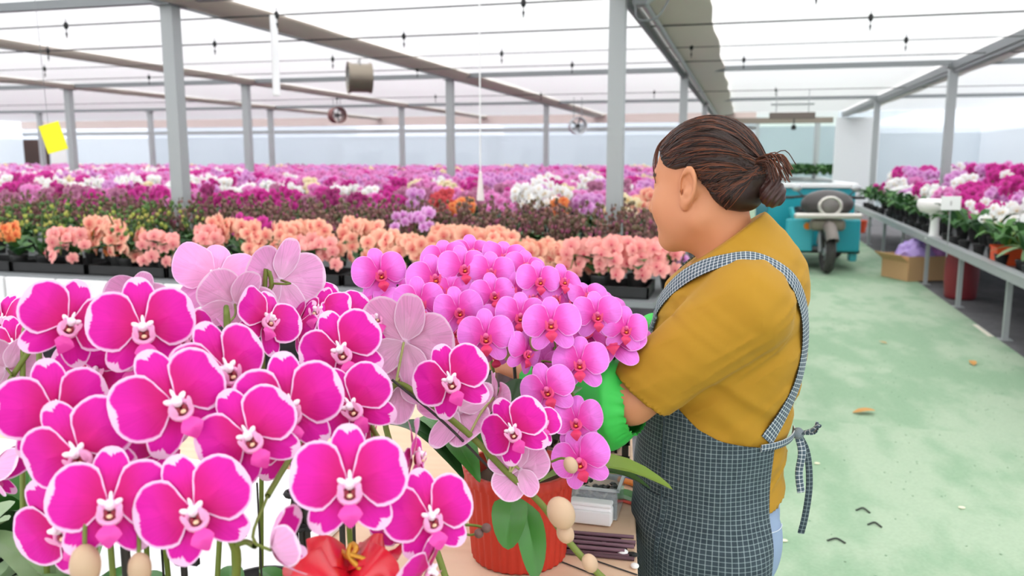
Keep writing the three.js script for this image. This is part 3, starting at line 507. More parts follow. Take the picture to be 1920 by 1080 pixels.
function buddingPlant(kind, x, z, label, i, group) {
  const o = thing(kind === 'y' ? 'yellow_bud_orchid' : 'brown_bud_orchid', label, 'orchid', V(x, BENCH + 0.001, z), group);
  part(o, 'pot', potSmall, M.potBlack); part(o, 'foliage', FOL[i % 4], plainVC); part(o, 'budded_stems', (kind === 'y' ? BUDYELLOW : BUDBROWN)[i % 3], plainVC).rotation.y = i;
}
{
  let k = 0;
  for (const z of [-5.3, -5.62, -5.94, -6.2]) for (let x = -6.3 + (k % 2) * 0.1; x < -0.6; x += 0.3) { k++; const yel = x < -3.75 && z > -5.5; buddingPlant(yel ? 'y' : 'b', x + R(-0.05, 0.05), z, ...((w) => yel ? [`green orchid with yellow buds in the ${w} budding line behind the peach row`, k, `yellow budding orchids, ${w} line`] : [`brownish budding orchid without open flowers, ${w} line behind the peach row`, k, `brown budding orchids, ${w} line`])({ '-5.3': 'first', '-5.62': 'second', '-5.94': 'third', '-6.2': 'fourth' }[z])); }
  for (let x = -5.2; x < -3.7; x += 0.22) { k++; buddingPlant('y', x, -4.6 - 0.2 * (k % 3), 'green orchid with yellow buds at the frame edge beside the peach row', k, 'yellow budding orchids at the frame edge'); }
  const a = spotZ(28, 520, -4.5); sprayPlant('orange_orchid', 'small dark orange orchid at the frame edge above the white bench panels', 'orchid', a.x, BENCH + 0.001, -4.55, { pal: 'orange', n: 10, h: 0.3, spread: 0.1, size: 0.08, seed: 433 });
}
// --- second and third bench: plants with merged sprays, each plant a thing of its own
const SPRAY = [0, 1, 2, 3].map((i) => sprayPlaces(seeded(500 + i), 15, 0.44, 0.13, 0.085));
const stemGeo = SPRAY.map((s) => merge(s.stems.map((c) => new THREE.TubeGeometry(c, 8, 0.004, 4))));
const sprayCache = {};
function sprayGeometry(pal, i) {
  return sprayCache[pal + i] ??= merge(SPRAY[i].out.map((f) => SB[pal].clone().applyMatrix4(new THREE.Matrix4().compose(f.p, new THREE.Quaternion().setFromEuler(new THREE.Euler(f.rx, f.ry, f.rz, 'YXZ')), V(f.s, f.s, f.s)))));
}
const NAMEOF = { magenta: 'magenta', deep: 'dark magenta', pink: 'pink', lilac: 'pale lilac', white: 'white', cream: 'cream', orange: 'orange', peach: 'peach', mauve: 'dusky mauve', red: 'red', salmon: 'salmon' };
function flowersOn(o, pal, v, stretch, size) { SPRAY[v].out.forEach((f) => { const m = part(o, 'flower', SB[pal], bloomMat); m.position.copy(f.p).multiply(stretch); m.rotation.set(f.rx, f.ry, f.rz, 'YXZ'); m.scale.setScalar(f.s * size); }); }
function rowPlant(pal, x, z, row, i, h = 1, label, group) {
  const o = thing(`${NAMEOF[pal].replace(' ', '_')}_orchid`, label ?? `${NAMEOF[pal]} orchid among the crowded ${row} bench rows`, 'orchid', V(x, BENCH + 0.001, z), group ?? `${NAMEOF[pal]} orchids on the ${row} bench`);
  part(o, 'pot', potSmall, M.potBlack); part(o, 'foliage', FOL[i % 4], plainVC); part(o, 'flower_spikes', stemGeo[i % 4], M.stem);
  if (row === 'second') flowersOn(o, pal, i % 4, V(1, 1, 1), 1); else { const s = part(o, 'blossoms', sprayGeometry(pal, i % 4), bloomMat); s.userData.kind = 'stuff'; }
  o.scale.set(1, h, 1); o.rotation.y = R(-0.5, 0.5);
}
function choose(r, table) { let t = r() * table.reduce((a, b) => a + b[1], 0); for (const [k, w] of table) { t -= w; if (t <= 0) return k; } return table[0][0]; }
{
  const r = seeded(91); let i = 0;
  for (const z of [-7.15, -7.5, -7.9, -8.35]) for (let x = -9.6 + (i % 2) * 0.1; x < -0.55; x += 0.27) {
    i++; const X = x + R(-0.06, 0.06, r), col = (X + 9.6) / 9; let pal;
    if (X < -3.4) pal = choose(r, z > -7.7 ? [['magenta', 5], ['deep', 3], ['mauve', 3], ['pink', 1]] : [['magenta', 4], ['deep', 2], ['pink', 2], ['white', 1.2]]);
    else if (X < -1.4) pal = choose(r, [['mauve', 3], ['pink', 3], ['lilac', 2], ['magenta', 1.5], ['red', 0.4], ['peach', 0.6]]);
    else pal = choose(r, [['peach', 2], ['lilac', 2], ['pink', 2], ['cream', 1], ['mauve', 2]]);
    if (z < -8 && X < -4.5) pal = choose(r, [['white', 3], ['lilac', 1], ['magenta', 1]]);
    { const w = { '-7.15': 'front', '-7.5': 'second', '-7.9': 'third', '-8.35': 'rear' }[z]; rowPlant(pal, X, z, 'second', i, R(0.86, 1.06, r), `${NAMEOF[pal]} orchid in the ${w} line of the second bench`, `${NAMEOF[pal]} orchids, ${w} line of the second bench`); }
  }
  const at = (px, py, z) => spotZ(px, py, z);
  for (const [px, pal, label] of [[985, 'white', 'big white orchid standing out beside the roof post'], [1035, 'white', 'big white orchid nearest the roof post'], [1050, 'orange', 'yellow orange orchid below the white ones'], [865, 'orange', 'orange and red orchid under the white rope'], [830, 'red', 'red orchid beside the white rope']]) rowPlant(pal, at(px, 370, -6.98).x, -6.98, 'second', i++, pal === 'white' ? 1.16 : 0.9, label, 'standout orchids');
}
{
  const r = seeded(92); let i = 0;
  for (const z of [-9.75, -10.2]) for (let x = -12.8; x < -0.5; x += 0.3) {
    i++; const X = x + R(-0.06, 0.06, r), pal = X < -5.0 ? choose(r, [['white', 5], ['lilac', 1], ['magenta', 2], ['cream', 1]]) : choose(r, [['pink', 4], ['lilac', 2], ['magenta', 1], ['cream', 0.6], ['white', 0.6], ['mauve', 1]]);
    rowPlant(pal, X, z, z > -10 ? 'third' : 'fourth', i, R(0.9, 1.14, r), `${NAMEOF[pal]} orchid in the ${z > -10 ? 'front' : 'second'} line of the third bench`, `${NAMEOF[pal]} orchids, ${z > -10 ? 'front' : 'second'} line of the third bench`);
  }
}
// --- everything farther: too many to count
{
  const r = seeded(93), lists = {};
  benchRows.slice(2).forEach(([z0, z1], b) => {
    const x0 = [-13, -16, -19, -22, -24, -25.4][b];
    for (let z = z0 - (b ? 0.15 : 1.1); z > z1 + 0.1; z -= 0.34) for (let x = x0 + 0.3; x < benchEnd - 0.15; x += 0.34) {
      const pal = choose(r, b === 0 ? [['pink', 4], ['white', 2], ['lilac', 2], ['magenta', 2]] : x < -9 && b < 3 ? [['magenta', 3], ['white', 2], ['pink', 4], ['lilac', 2]] : [['pink', 6], ['lilac', 3], ['magenta', 2], ['cream', 0.5], ['mauve', 0.6]]);
      (lists[pal] ??= []).push([x + R(-0.08, 0.08, r), z, R(0.95, 1.2, r), R(0, 6.28, r)]);
    }
  });
  const all = []; const m4 = new THREE.Matrix4(), q = new THREE.Quaternion();
  const place = (im, list) => { list.forEach(([x, z, h, a], i) => im.setMatrixAt(i, m4.compose(V(x, BENCH + 0.001, z), q.setFromAxisAngle(V(0, 1, 0), a * 0.12), V(1.1, h, 1.1)))); im.castShadow = im.receiveShadow = true; im.instanceMatrix.needsUpdate = true; scene.add(im); };
  for (const [pal, list] of Object.entries(lists)) {
    const im = new THREE.InstancedMesh(sprayGeometry(pal, pal.length % 4), bloomMat, list.length); im.name = `distant_${NAMEOF[pal].replace(' ', '_')}_flowers`; place(im, list);
    tag(im, `band of ${NAMEOF[pal]} flowers on the far benches before the film wall`, 'flowers', null, 'stuff'); all.push(...list);
  }
  const fo = new THREE.InstancedMesh(merge([FOL[0].clone(), tint(potSmall.clone(), '#222322')]), plainVC, all.length); fo.name = 'distant_foliage'; place(fo, all); tag(fo, 'green leaves and black pots on the far benches', 'foliage', null, 'stuff');
}
// ---------------------------------------------------------------- bench along the aisle
const SIDE = 0.56;
{
  const o = thing('side_bench', 'galvanised steel bench along the edge of the green carpet', 'bench', V(2.9, 0, -10.5));
  part(o, 'bench_top', box(1.8, 0.02, 13, 0, SIDE - 0.02, 0), M.galvDark);
  part(o, 'front_rail', merge([box(0.04, 0.07, 13, -0.9, SIDE - 0.01, 0), box(0.09, 0.008, 13, -0.88, SIDE + 0.028, 0)]), M.galv);
  for (let z = -6.2; z <= 6.3; z += 1.55) for (const x of [-0.82, 0.8]) part(o, 'leg', merge([box(0.04, SIDE - 0.03, 0.04, x, (SIDE - 0.03) / 2, z), box(0.1, 0.008, 0.1, x, 0.004, z)]), M.galv);
}
const SIDEY = SIDE - 0.009;
{
  const r = seeded(94); let i = 0;
  const big = (pal, x, z, h, row) => { const o = thing(`${NAMEOF[pal].replace(' ', '_')}_orchid`, `${NAMEOF[pal]} orchid in the ${row} row from the front rail of the aisle-side bench`.replace('the rear row from the front rail', 'the rearmost row').replace('the middle row from', 'the fourth row from'), 'orchid', V(x, SIDEY, z), `${NAMEOF[pal]} orchids, ${row} row of the aisle-side bench`); i++; part(o, 'pot', potSmall, M.potBlack).scale.setScalar(1.3); part(o, 'foliage', FOL[i % 4], plainVC).scale.setScalar(1.25); part(o, 'flower_spikes', stemGeo[i % 4], M.stem).scale.set(1.3, h, 1.3); flowersOn(o, pal, i % 4, V(1.35, h, 1.35), 1.3); o.rotation.y = R(-0.4, 0.4, r) - 0.3; };
  // rows: the far magenta band, the mixed middle, the foliage in front
  for (let z = -5.2; z > -16.6; z -= 0.36) {
    big(choose(r, [['magenta', 5], ['pink', 4], ['lilac', 1]]), 3.5 + R(-0.06, 0.06, r), z, R(1.6, 1.85, r), 'rear');
    big(choose(r, [['magenta', 3], ['pink', 3], ['lilac', 2], ['white', 2]]), 3.1 + R(-0.06, 0.06, r), z - 0.1, R(1.45, 1.8, r), 'middle');
    big(choose(r, [['pink', 2], ['lilac', 2], ['white', 2.6], ['magenta', 3]]), 2.72 + R(-0.06, 0.06, r), z - 0.2, R(1.15, 1.65, r), 'third');
    if (r() < 0.62) big(choose(r, [['pink', 2], ['lilac', 1], ['white', 3.4], ['magenta', 2]]), 2.4 + R(-0.05, 0.05, r), z - 0.05, R(0.9, 1.3, r), 'second');
  }
  for (let z = -5.4; z > -16.6; z -= 0.4) for (const x of [2.13]) { const o = thing('foliage_plant', 'leafy orchid without flowers along the front rail of the aisle-side bench', 'plant', V(x + R(-0.03, 0.03, r), SIDEY, z + R(-0.06, 0.06, r)), 'leafy plants by the front rail'); i++; part(o, 'pot', potSmall, M.potBlack); const f = part(o, 'foliage', FOL[i % 4], plainVC); f.scale.set(1.1, 1.9, 1.1); f.rotation.y = i; }
}
// ---------------------------------------------------------------- the woman at the worktable
const ZC = -1.56;
const hyp = Math.hypot;
const cap = (x, y, z, a, b, r0, r1) => { const dx = b[0] - a[0], dy = b[1] - a[1], dz = b[2] - a[2], px = x - a[0], py = y - a[1], pz = z - a[2]; const h = clamp((px * dx + py * dy + pz * dz) / (dx * dx + dy * dy + dz * dz), 0, 1); return hyp(px - dx * h, py - dy * h, pz - dz * h) - lerp(r0, r1, h); };
const ell = (x, y, z, c, r) => { const a = (x - c[0]) / r[0], b = (y - c[1]) / r[1], d = (z - c[2]) / r[2], k0 = hyp(a, b, d), k1 = hyp(a / r[0], b / r[1], d / r[2]); return k1 < 1e-9 ? -Math.min(...r) : k0 * (k0 - 1) / k1; };
const smin = (a, b, k) => { const h = Math.max(k - Math.abs(a - b), 0) / k; return Math.min(a, b) - h * h * k * 0.25; };
const smax = (a, b, k) => -smin(-a, -b, k);
function netSurface(f, lo, hi, cell) {                       // surface nets: one vertex in every cell the surface crosses
  const n = [0, 1, 2].map((i) => Math.ceil((hi[i] - lo[i]) / cell) + 1), [nx, ny, nz] = n, val = new Float32Array(nx * ny * nz), id = new Int32Array(nx * ny * nz).fill(-1), pos = [], idx = [];
  const I = (i, j, k) => (k * ny + j) * nx + i;
  for (let k = 0; k < nz; k++) for (let j = 0; j < ny; j++) for (let i = 0; i < nx; i++) val[I(i, j, k)] = f(lo[0] + i * cell, lo[1] + j * cell, lo[2] + k * cell);
  for (let k = 0; k < nz - 1; k++) for (let j = 0; j < ny - 1; j++) for (let i = 0; i < nx - 1; i++) {
    let m = 0, sx = 0, sy = 0, sz = 0, c = 0; const v = [];
    for (let b = 0; b < 8; b++) { const q = val[I(i + (b & 1), j + (b >> 1 & 1), k + (b >> 2))]; v.push(q); if (q < 0) m++; }
    if (m === 0 || m === 8) continue;
    for (let b = 0; b < 8; b++) for (let e = 1; e < 8; e <<= 1) if (!(b & e)) { const d = b | e; if ((v[b] < 0) !== (v[d] < 0)) { const t = v[b] / (v[b] - v[d]); sx += (b & 1) + (e === 1 ? t : 0); sy += (b >> 1 & 1) + (e === 2 ? t : 0); sz += (b >> 2) + (e === 4 ? t : 0); c++; } }
    id[I(i, j, k)] = pos.length / 3; pos.push(lo[0] + (i + sx / c) * cell, lo[1] + (j + sy / c) * cell, lo[2] + (k + sz / c) * cell);
  }
  const quad = (a, b, c, d, flip) => { if (a < 0 || b < 0 || c < 0 || d < 0) return; flip ? idx.push(a, c, b, a, d, c) : idx.push(a, b, c, a, c, d); };
  for (let k = 1; k < nz - 1; k++) for (let j = 1; j < ny - 1; j++) for (let i = 1; i < nx - 1; i++) {
    const s = val[I(i, j, k)] < 0;
    if (s !== (val[I(i + 1, j, k)] < 0)) quad(id[I(i, j - 1, k - 1)], id[I(i, j, k - 1)], id[I(i, j, k)], id[I(i, j - 1, k)], !s);
    if (s !== (val[I(i, j + 1, k)] < 0)) quad(id[I(i - 1, j, k - 1)], id[I(i - 1, j, k)], id[I(i, j, k)], id[I(i, j, k - 1)], !s);
    if (s !== (val[I(i, j, k + 1)] < 0)) quad(id[I(i - 1, j - 1, k)], id[I(i, j - 1, k)], id[I(i, j, k)], id[I(i - 1, j, k)], !s);
  }
  const g = new THREE.BufferGeometry(), N = [], e = cell * 0.5;
  for (let i = 0; i < pos.length; i += 3) { const [x, y, z] = pos.slice(i, i + 3), q = V(f(x + e, y, z) - f(x - e, y, z), f(x, y + e, z) - f(x, y - e, z), f(x, y, z + e) - f(x, y, z - e)).normalize(); N.push(q.x, q.y, q.z); }
  g.setAttribute('position', new THREE.Float32BufferAttribute(pos, 3)); g.setAttribute('normal', new THREE.Float32BufferAttribute(N, 3)); g.setIndex(idx); return g;
}
function paint(g, fn) { const p = g.attributes.position, a = new Float32Array(p.count * 3), c = new THREE.Color(); for (let i = 0; i < p.count; i++) { c.set(fn(p.getX(i), p.getY(i), p.getZ(i))); a.set([c.r, c.g, c.b], 3 * i); } g.setAttribute('color', new THREE.BufferAttribute(a, 3)); return g; }

const SL = [0.014, 1.205, -1.405], EL = [-0.168, 1.047, -1.372], WL = [-0.36, 1.055, -1.46];     // shoulder, elbow, wrist nearest the viewer
const SR = [0.008, 1.205, -1.715], ER = [-0.12, 1.02, -1.76], WR = [-0.225, 1.085, -1.63];
function torso(x, y, z) {
  const s = Math.abs(z - ZC);
  let d = ell(x, y, s, [-0.020, 1.10, 0], [0.12, 0.21, 0.158]);
  d = smin(d, ell(x, y, s, [-0.095, 1.09, 0.068], [0.052, 0.062, 0.06]), 0.03);
  d = smin(d, ell(x, y, s, [-0.04, 0.89, 0], [0.122, 0.19, 0.150]), 0.06);
  d = smin(d, ell(x, y, s, [-0.026, 0.75, 0], [0.112, 0.16, 0.172]), 0.05);
  d = smin(d, ell(x, y, s, [0.026, 1.155, 0], [0.076, 0.15, 0.138]), 0.05);
  d = smin(d, cap(x, y, s, [0.014, 1.232, 0], [0.012, 1.212, 0.148], 0.056, 0.05), 0.05);
  d = smin(d, cap(x, y, s, [0.022, 1.235, 0], [-0.024, 1.325, 0], 0.072, 0.056), 0.05);
  return d;
}
const form = (x, y, z) => { const s = Math.abs(z - ZC); const k = clamp((0.8 - y) / 0.5, 0, 1), c = (Math.hypot((x + 0.026 + 0.0 * k) / (0.121 - 0.002 * k), s / (0.18 - 0.006 * k)) - 1) * 0.125; return smin(torso(x, y, z), smax(c, y - 0.78, 0.05), 0.05); };
const wr = (x, y, z) => 0.004 * (1 - Math.abs(2 * noise2(x * 8 + y * 6 + 3, y * 40 - x * 26 + z * 8) - 1)) + 0.0025 * (noise2(x * 9 + y * 20 + 5, y * 60 + x * 42) - 0.5) + 0.006 * sstep(0.2, 0, Math.abs(y - 0.98)) * Math.sin(y * 95 + x * 26 + 2 * Math.sin(x * 30)) * 0.4;
function shirtField(x, y, z) {
  let d = torso(x, y, z);
  d = smin(d, cap(x, y, z, SL, EL, 0.064, 0.046), 0.022); d = smin(d, cap(x, y, z, SR, ER, 0.064, 0.046), 0.022);
  d -= 0.009 + wr(x, y, z);
  const t = (S, E, k) => { const ax = E[0] - S[0], ay = E[1] - S[1], az = E[2] - S[2], l = hyp(ax, ay, az); return ((x - S[0]) * ax + (y - S[1]) * ay + (z - S[2]) * az) / l - l * k; };
  const nearL = cap(x, y, z, SL, EL, 0.1, 0.12) < 0 && x < -0.09 && z > -1.47, nearR = z < -1.66 && x < -0.06 && y < 1.12;
  if (nearL) d = Math.max(d, (x + 0.15) * -0.62 + (y - 1.062) * -0.78); if (nearR) d = Math.max(d, t(SR, ER, 0.92));
  d = Math.max(d, 0.836 + 0.006 * Math.sin(x * 40 + z * 30) - y);
  d = smax(d, (x - 0.012) * -0.61 + (y - 1.334) * 0.79, 0.004);
  return d;
}
function gradN(f, p, e = 0.002) { return V(f(p.x + e, p.y, p.z) - f(p.x - e, p.y, p.z), f(p.x, p.y + e, p.z) - f(p.x, p.y - e, p.z), f(p.x, p.y, p.z + e) - f(p.x, p.y, p.z - e)).normalize(); }
function settle(f, p, off) { const q = p.clone(); for (let i = 0; i < 12; i++) q.addScaledVector(gradN(f, q), -(f(q.x, q.y, q.z) - off) * 0.8); return q; }

// head in its own axes: f towards the nose, u up, s to her left
const HEAD = [-0.064, 1.40, ZC], HY = rad(25), NOD = rad(4);
function toHead(x, y, z) { const a = x - HEAD[0], b = y - HEAD[1], c = z - HEAD[2], f = -a * Math.cos(HY) - c * Math.sin(HY), s = -a * Math.sin(HY) + c * Math.cos(HY); return [f * Math.cos(NOD) - b * Math.sin(NOD), b * Math.cos(NOD) + f * Math.sin(NOD), s]; }
function fromHead(f, u, s) { const g = f * Math.cos(NOD) + u * Math.sin(NOD), b = u * Math.cos(NOD) - f * Math.sin(NOD); return V(HEAD[0] - g * Math.cos(HY) - s * Math.sin(HY), HEAD[1] + b, HEAD[2] - g * Math.sin(HY) + s * Math.cos(HY)); }
function headField(x, y, z) {
  const [f, u, s0] = toHead(x, y, z), s = Math.abs(s0);
  let d = ell(f, u, s, [-0.002, 0.032, 0], [0.092, 0.082, 0.071]);
  d = smin(d, ell(f, u, s, [0.03, -0.03, 0], [0.064, 0.082, 0.058]), 0.03);
  d = smin(d, cap(f, u, s, [0.002, -0.055, 0.044], [0.066, -0.094, 0.012], 0.026, 0.022), 0.03);
  d = smin(d, ell(f, u, s, [0.05, -0.035, 0.034], [0.038, 0.038, 0.031]), 0.025);
  d = smin(d, hyp(f - 0.072, u + 0.095, s) - 0.021, 0.015);
  d = smin(d, ell(f, u, s, [0.074, 0.022, 0], [0.02, 0.014, 0.046]), 0.015);
  d = smin(d, cap(f, u, s, [0.09, 0.004, 0], [0.107, -0.036, 0], 0.008, 0.0125), 0.01);
  d = smin(d, hyp(f - 0.098, u + 0.041, s - 0.012) - 0.0085, 0.008);
  d = smin(d, ell(f, u, s, [0.09, -0.064, 0], [0.0115, 0.007, 0.022]), 0.006); d = smin(d, ell(f, u, s, [0.088, -0.0765, 0], [0.0115, 0.008, 0.019]), 0.006);
  d = smax(d, -(hyp(f - 0.094, u - 0.004, s - 0.033) - 0.014), 0.012); d = smin(d, hyp(f - 0.072, u - 0.003, s - 0.032) - 0.0145, 0.004);
  // ear
  const e = hyp((f + 0.008 + 0.12 * u) / 0.0165, (u - 0.001) / 0.030), out = s - 0.077 + 0.25 * (f + 0.008) ;
  let ear = Math.max(hyp((Math.max(e, 0) - 0.0) * 0.0, out) - 0.0035, (e - 1) * 0.018);
  ear = smin(ear, hyp((e - 0.92) * 0.019, out - 0.005) - 0.0042, 0.004);
  
  ear = smin(ear, ell(f, u, s, [0.003, -0.030, 0.076], [0.009, 0.012, 0.006]), 0.008);
  ear = smax(ear, -ell(f, u, out, [-0.003, 0.0, 0.0055], [0.0095, 0.019, 0.0055]), 0.003); ear = smax(ear, -(hyp(f - 0.002, u + 0.01, out - 0.002) - 0.0065), 0.004);
  d = smin(d, cap(f, u, s, [-0.006, 0.0, 0.062], [-0.008, -0.012, 0.074], 0.016, 0.012), 0.008);
  d = smin(d, ear, 0.005);
  d = smin(d, cap(x, y, z, [-0.004, 1.235, ZC], [-0.048, 1.365, ZC], 0.054, 0.052), 0.04);
  return d;
}
function handBones(w, dir, palm, k = 1) {                      // wrist, pointing direction, palm normal -> capsules of palm, fingers and thumb
  const F = dir.clone().normalize(), N = palm.clone().addScaledVector(F, -palm.dot(F)).normalize(), S = F.clone().cross(N), at = (a, b, c) => w.clone().addScaledVector(F, a).addScaledVector(S, b).addScaledVector(N, c).toArray(), out = [];
  for (const b of [-0.024, -0.008, 0.008, 0.024]) out.push([at(0, b * 0.5, 0), at(0.082, b, 0), 0.016, 0.012]);
  [[-0.028, 0.064], [-0.0095, 0.076], [0.0095, 0.072], [0.027, 0.056]].forEach(([b, L]) => { const p0 = at(0.08, b, 0), p1 = at(0.08 + L * 0.45, b * 1.12, 0.008), p2 = at(0.08 + L * 0.72, b * 1.16, 0.028), p3 = at(0.08 + L * 0.82, b * 1.16, 0.048); out.push([p0, p1, 0.0095, 0.0088], [p1, p2, 0.0088, 0.008], [p2, p3, 0.008, 0.007]); });
  out.push([at(0.02, -0.028 * k, 0.006), at(0.052, -0.052 * k, 0.018), 0.013, 0.0105], [at(0.052, -0.052 * k, 0.018), at(0.078, -0.054 * k, 0.036), 0.0105, 0.0085]);
  return out;
}
const HANDL = handBones(V(...WL), V(-0.85, 0.1, -0.5), V(0.1, -1, 0.1)), HANDR = handBones(V(...WR), V(-0.35, 0.25, 0.9), V(-0.5, -0.8, 0.2), -1);
const handField = (bones) => (x, y, z) => bones.reduce((d, [a, b, r0, r1], i) => i < 4 ? smin(d, cap(x, y, z, a, b, r0, r1), 0.012) : smin(d, cap(x, y, z, a, b, r0, r1), 0.003), 9);
function limbs(x, y, z) {
  let d = torso(x, y, z) + 0.008; const s = Math.abs(z - ZC);
  for (const [S, E, W] of [[SL, EL, WL], [SR, ER, WR]]) { d = smin(d, cap(x, y, z, S, E, 0.056, 0.043), 0.02); d = smin(d, cap(x, y, z, E, W, 0.041, 0.026), 0.015); }
  d = smin(d, cap(x, y, s, [-0.02, 0.74, 0.088], [-0.03, 0.44, 0.085], 0.085, 0.056), 0.03); d = smin(d, cap(x, y, s, [-0.03, 0.44, 0.085], [0.005, 0.08, 0.085], 0.055, 0.036), 0.02); d = smin(d, cap(x, y, s, [0.02, 0.05, 0.085], [-0.16, 0.035, 0.095], 0.036, 0.028), 0.02);
  return d;
}
const FEET = V(-0.03, 0, ZC);
const her = thing('person', 'woman in a mustard top and checked apron reaching into the orchids', 'person', FEET);
const wear = (name, g, m, parent = her) => { g.translate(-FEET.x, -FEET.y, -FEET.z); return part(parent, name, g, m); };
{
  const skin = (x, y, z) => {
    const [f, u, s] = toHead(x, y, z);
    if (y > 1.25) {
      if (hyp(f - 0.09, (u + 0.069) * 1.6, s * 0.7) < 0.017) return '#b5605c';
      if (Math.abs(s) > 0.016 && Math.abs(s) < 0.05 && f > 0.06 && Math.abs(u - 0.028 + 0.3 * Math.abs(Math.abs(s) - 0.033)) < 0.0035) return '#3a2a22';
      if (hyp(f - 0.085, (u - 0.003) * 1.4, Math.abs(s) - 0.032) < 0.0085) return hyp(u - 0.003, Math.abs(s) - 0.034) < 0.005 ? '#2a1d18' : '#e8ddd4';
    }
    return '#cd8b62';
  };
  const gs = [netSurface(headField, [-0.2, 1.22, ZC - 0.125], [0.07, 1.53, ZC + 0.125], 0.0032), netSurface((x, y, z) => Math.max(limbs(x, y, z), y - 1.262), [-0.4, -0.01, -1.86], [0.17, 1.3, -1.26], 0.011)];
  for (const [b, w] of [[HANDL, WL], [HANDR, WR]]) gs.push(netSurface(handField(b), [w[0] - 0.19, w[1] - 0.1, w[2] - 0.17], [w[0] + 0.12, w[1] + 0.12, w[2] + 0.19], 0.0035));
  wear('body', merge(gs.map((g) => paint(g, skin))), mat('#ffffff', 0.52, { vertexColors: true, sheen: 0.2, sheenRoughness: 0.5, sheenColor: new THREE.Color('#ffcfb0') }));
}
wear('mustard_top', netSurface(shirtField, [-0.23, 0.81, -1.84], [0.16, 1.37, -1.27], 0.0055), mat('#ae8118', 0.85, { sheen: 0.3, sheenRoughness: 0.5, sheenColor: new THREE.Color('#ffe0a0') }));
{ // jeans and shoes
  const jeans = (x, y, z) => { const s = Math.abs(z - ZC); let d = ell(x, y, s, [-0.02, 0.76, 0], [0.104, 0.15, 0.162]); d = smin(d, ell(x, y, s, [0.018, 0.765, 0.07], [0.074, 0.1, 0.08]), 0.03); d = smin(d, cap(x, y, s, [-0.02, 0.72, 0.08], [-0.03, 0.44, 0.08], 0.082, 0.062), 0.02); d = smin(d, cap(x, y, s, [-0.03, 0.44, 0.085], [0.005, 0.09, 0.085], 0.066, 0.058), 0.02); d -= 0.004 * noise2(x * 20 + z * 9, y * 22); return Math.max(d, y - 0.87, 0.07 - y); };
  const denim = mat('#8fa2bd', 0.9), j = wear('jeans', netSurface(jeans, [-0.2, 0.05, -1.78], [0.16, 0.89, -1.34], 0.009), denim);
  const pk = []; for (let i = 0; i <= 8; i++) { const a = lerp(0.55, 1.35, i / 8); const p = settle(jeans, V(0.1 * Math.sin(a + 0.4) , 0.818 - 0.02 * i / 8, ZC + 0.15 * Math.cos(a) + 0.02), 0.001); pk.push(p.sub(FEET)); } part(j, 'pocket_seam', tube(pk, 0.0011, 16, 5), mat('#c9d3e0', 0.9));
  const shoe = (x, y, z) => { const s = Math.abs(z - ZC); return Math.max(smin(cap(x, y, s, [0.025, 0.05, 0.085], [-0.17, 0.04, 0.095], 0.046, 0.04), cap(x, y, s, [0.005, 0.1, 0.085], [0.01, 0.05, 0.085], 0.045, 0.045), 0.02), -y + 0.009); };
  for (const k of [-1, 1]) { const g = netSurface((x, y, z) => Math.max(shoe(x, y, z), -k * (z - ZC)), [-0.24, 0, -1.72], [0.1, 0.17, -1.4], 0.008); wear('shoe', g, mat('#4a4a4e', 0.8)); }
}
// checked cloth
const checks = (dark, light, fade) => texture(256, 256, (u, v, i, j) => { const a = i % 32, b = j % 32, n = 10 * (hash2(i, j) - 0.5) + 14 * (noise2(u * 9, v * 9) - 0.5); const la = a < 6 ? 1 : 0, lb = b < 6 ? 1 : 0, k = Math.max(la, lb) * fade * (la && lb ? 1 : 0.72); return [0, 1, 2].map((c) => lerp(dark[c], light[c], k) + n); });
const apronTex = checks([50, 64, 71], [168, 182, 178], 0.72), strapTex = checks([70, 86, 98], [226, 230, 228], 1);
const clothUV = (t) => { const c = t.clone(); c.repeat.set(16.5, 16.5); c.needsUpdate = true; return c; };
const apronMat = mat('#ffffff', 0.92, { map: clothUV(apronTex) }), strapMat = mat('#ffffff', 0.92, { map: clothUV(strapTex) });
function wrap(rows, cols, edge, y0, y1, off, thick = 0.003) {     // cloth wrapped round the body between two edge angles at each height
  const pos = [], uv = [], idx = [], n = cols + 1;
  for (const side of [0, 1]) for (let r = 0; r <= rows; r++) {
    const y = lerp(y0, y1, r / rows), [a0, a1] = edge(y);
    for (let c = 0; c <= cols; c++) {
      const th = lerp(a0, a1, c / cols), dx = -Math.cos(th), dz = Math.sin(th), cx = -0.025; let q = 0.34;
      for (let k = 0; k < 40; k++) { const d = form(cx + dx * q, y, ZC + dz * q) - off; q -= d * 0.9; if (Math.abs(d) < 0.0004) break; }
      const fold = 0.0035 * Math.sin(th * 7 + y * 9) * sstep(0.95, 0.7, y) + 0.003 * (noise2(th * 5 + 3, y * 16) - 0.5) * 2;
      q += fold - side * thick;
      pos.push(cx + dx * q, y, ZC + dz * q); uv.push(th * 0.14, y);
    }
  }
  const L = (rows + 1) * n;
  for (let r = 0; r < rows; r++) for (let c = 0; c < cols; c++) { const a = r * n + c, b = a + n; idx.push(a, a + 1, b, a + 1, b + 1, b, L + a, L + b, L + a + 1, L + a + 1, L + b, L + b + 1); }
  const rim = []; for (let c = 0; c <= cols; c++) rim.push(c); for (let r = 1; r <= rows; r++) rim.push(r * n + cols); for (let c = cols - 1; c >= 0; c--) rim.push(rows * n + c); for (let r = rows - 1; r >= 0; r--) rim.push(r * n);
  for (let i = 0; i < rim.length - 1; i++) { const a = rim[i], b = rim[i + 1]; idx.push(a, L + a, b, b, L + a, L + b); }
  const g = new THREE.BufferGeometry(); g.setAttribute('position', new THREE.Float32BufferAttribute(pos, 3)); g.setAttribute('uv', new THREE.Float32BufferAttribute(uv, 2)); g.setIndex(idx); g.computeVertexNormals(); return g;
}
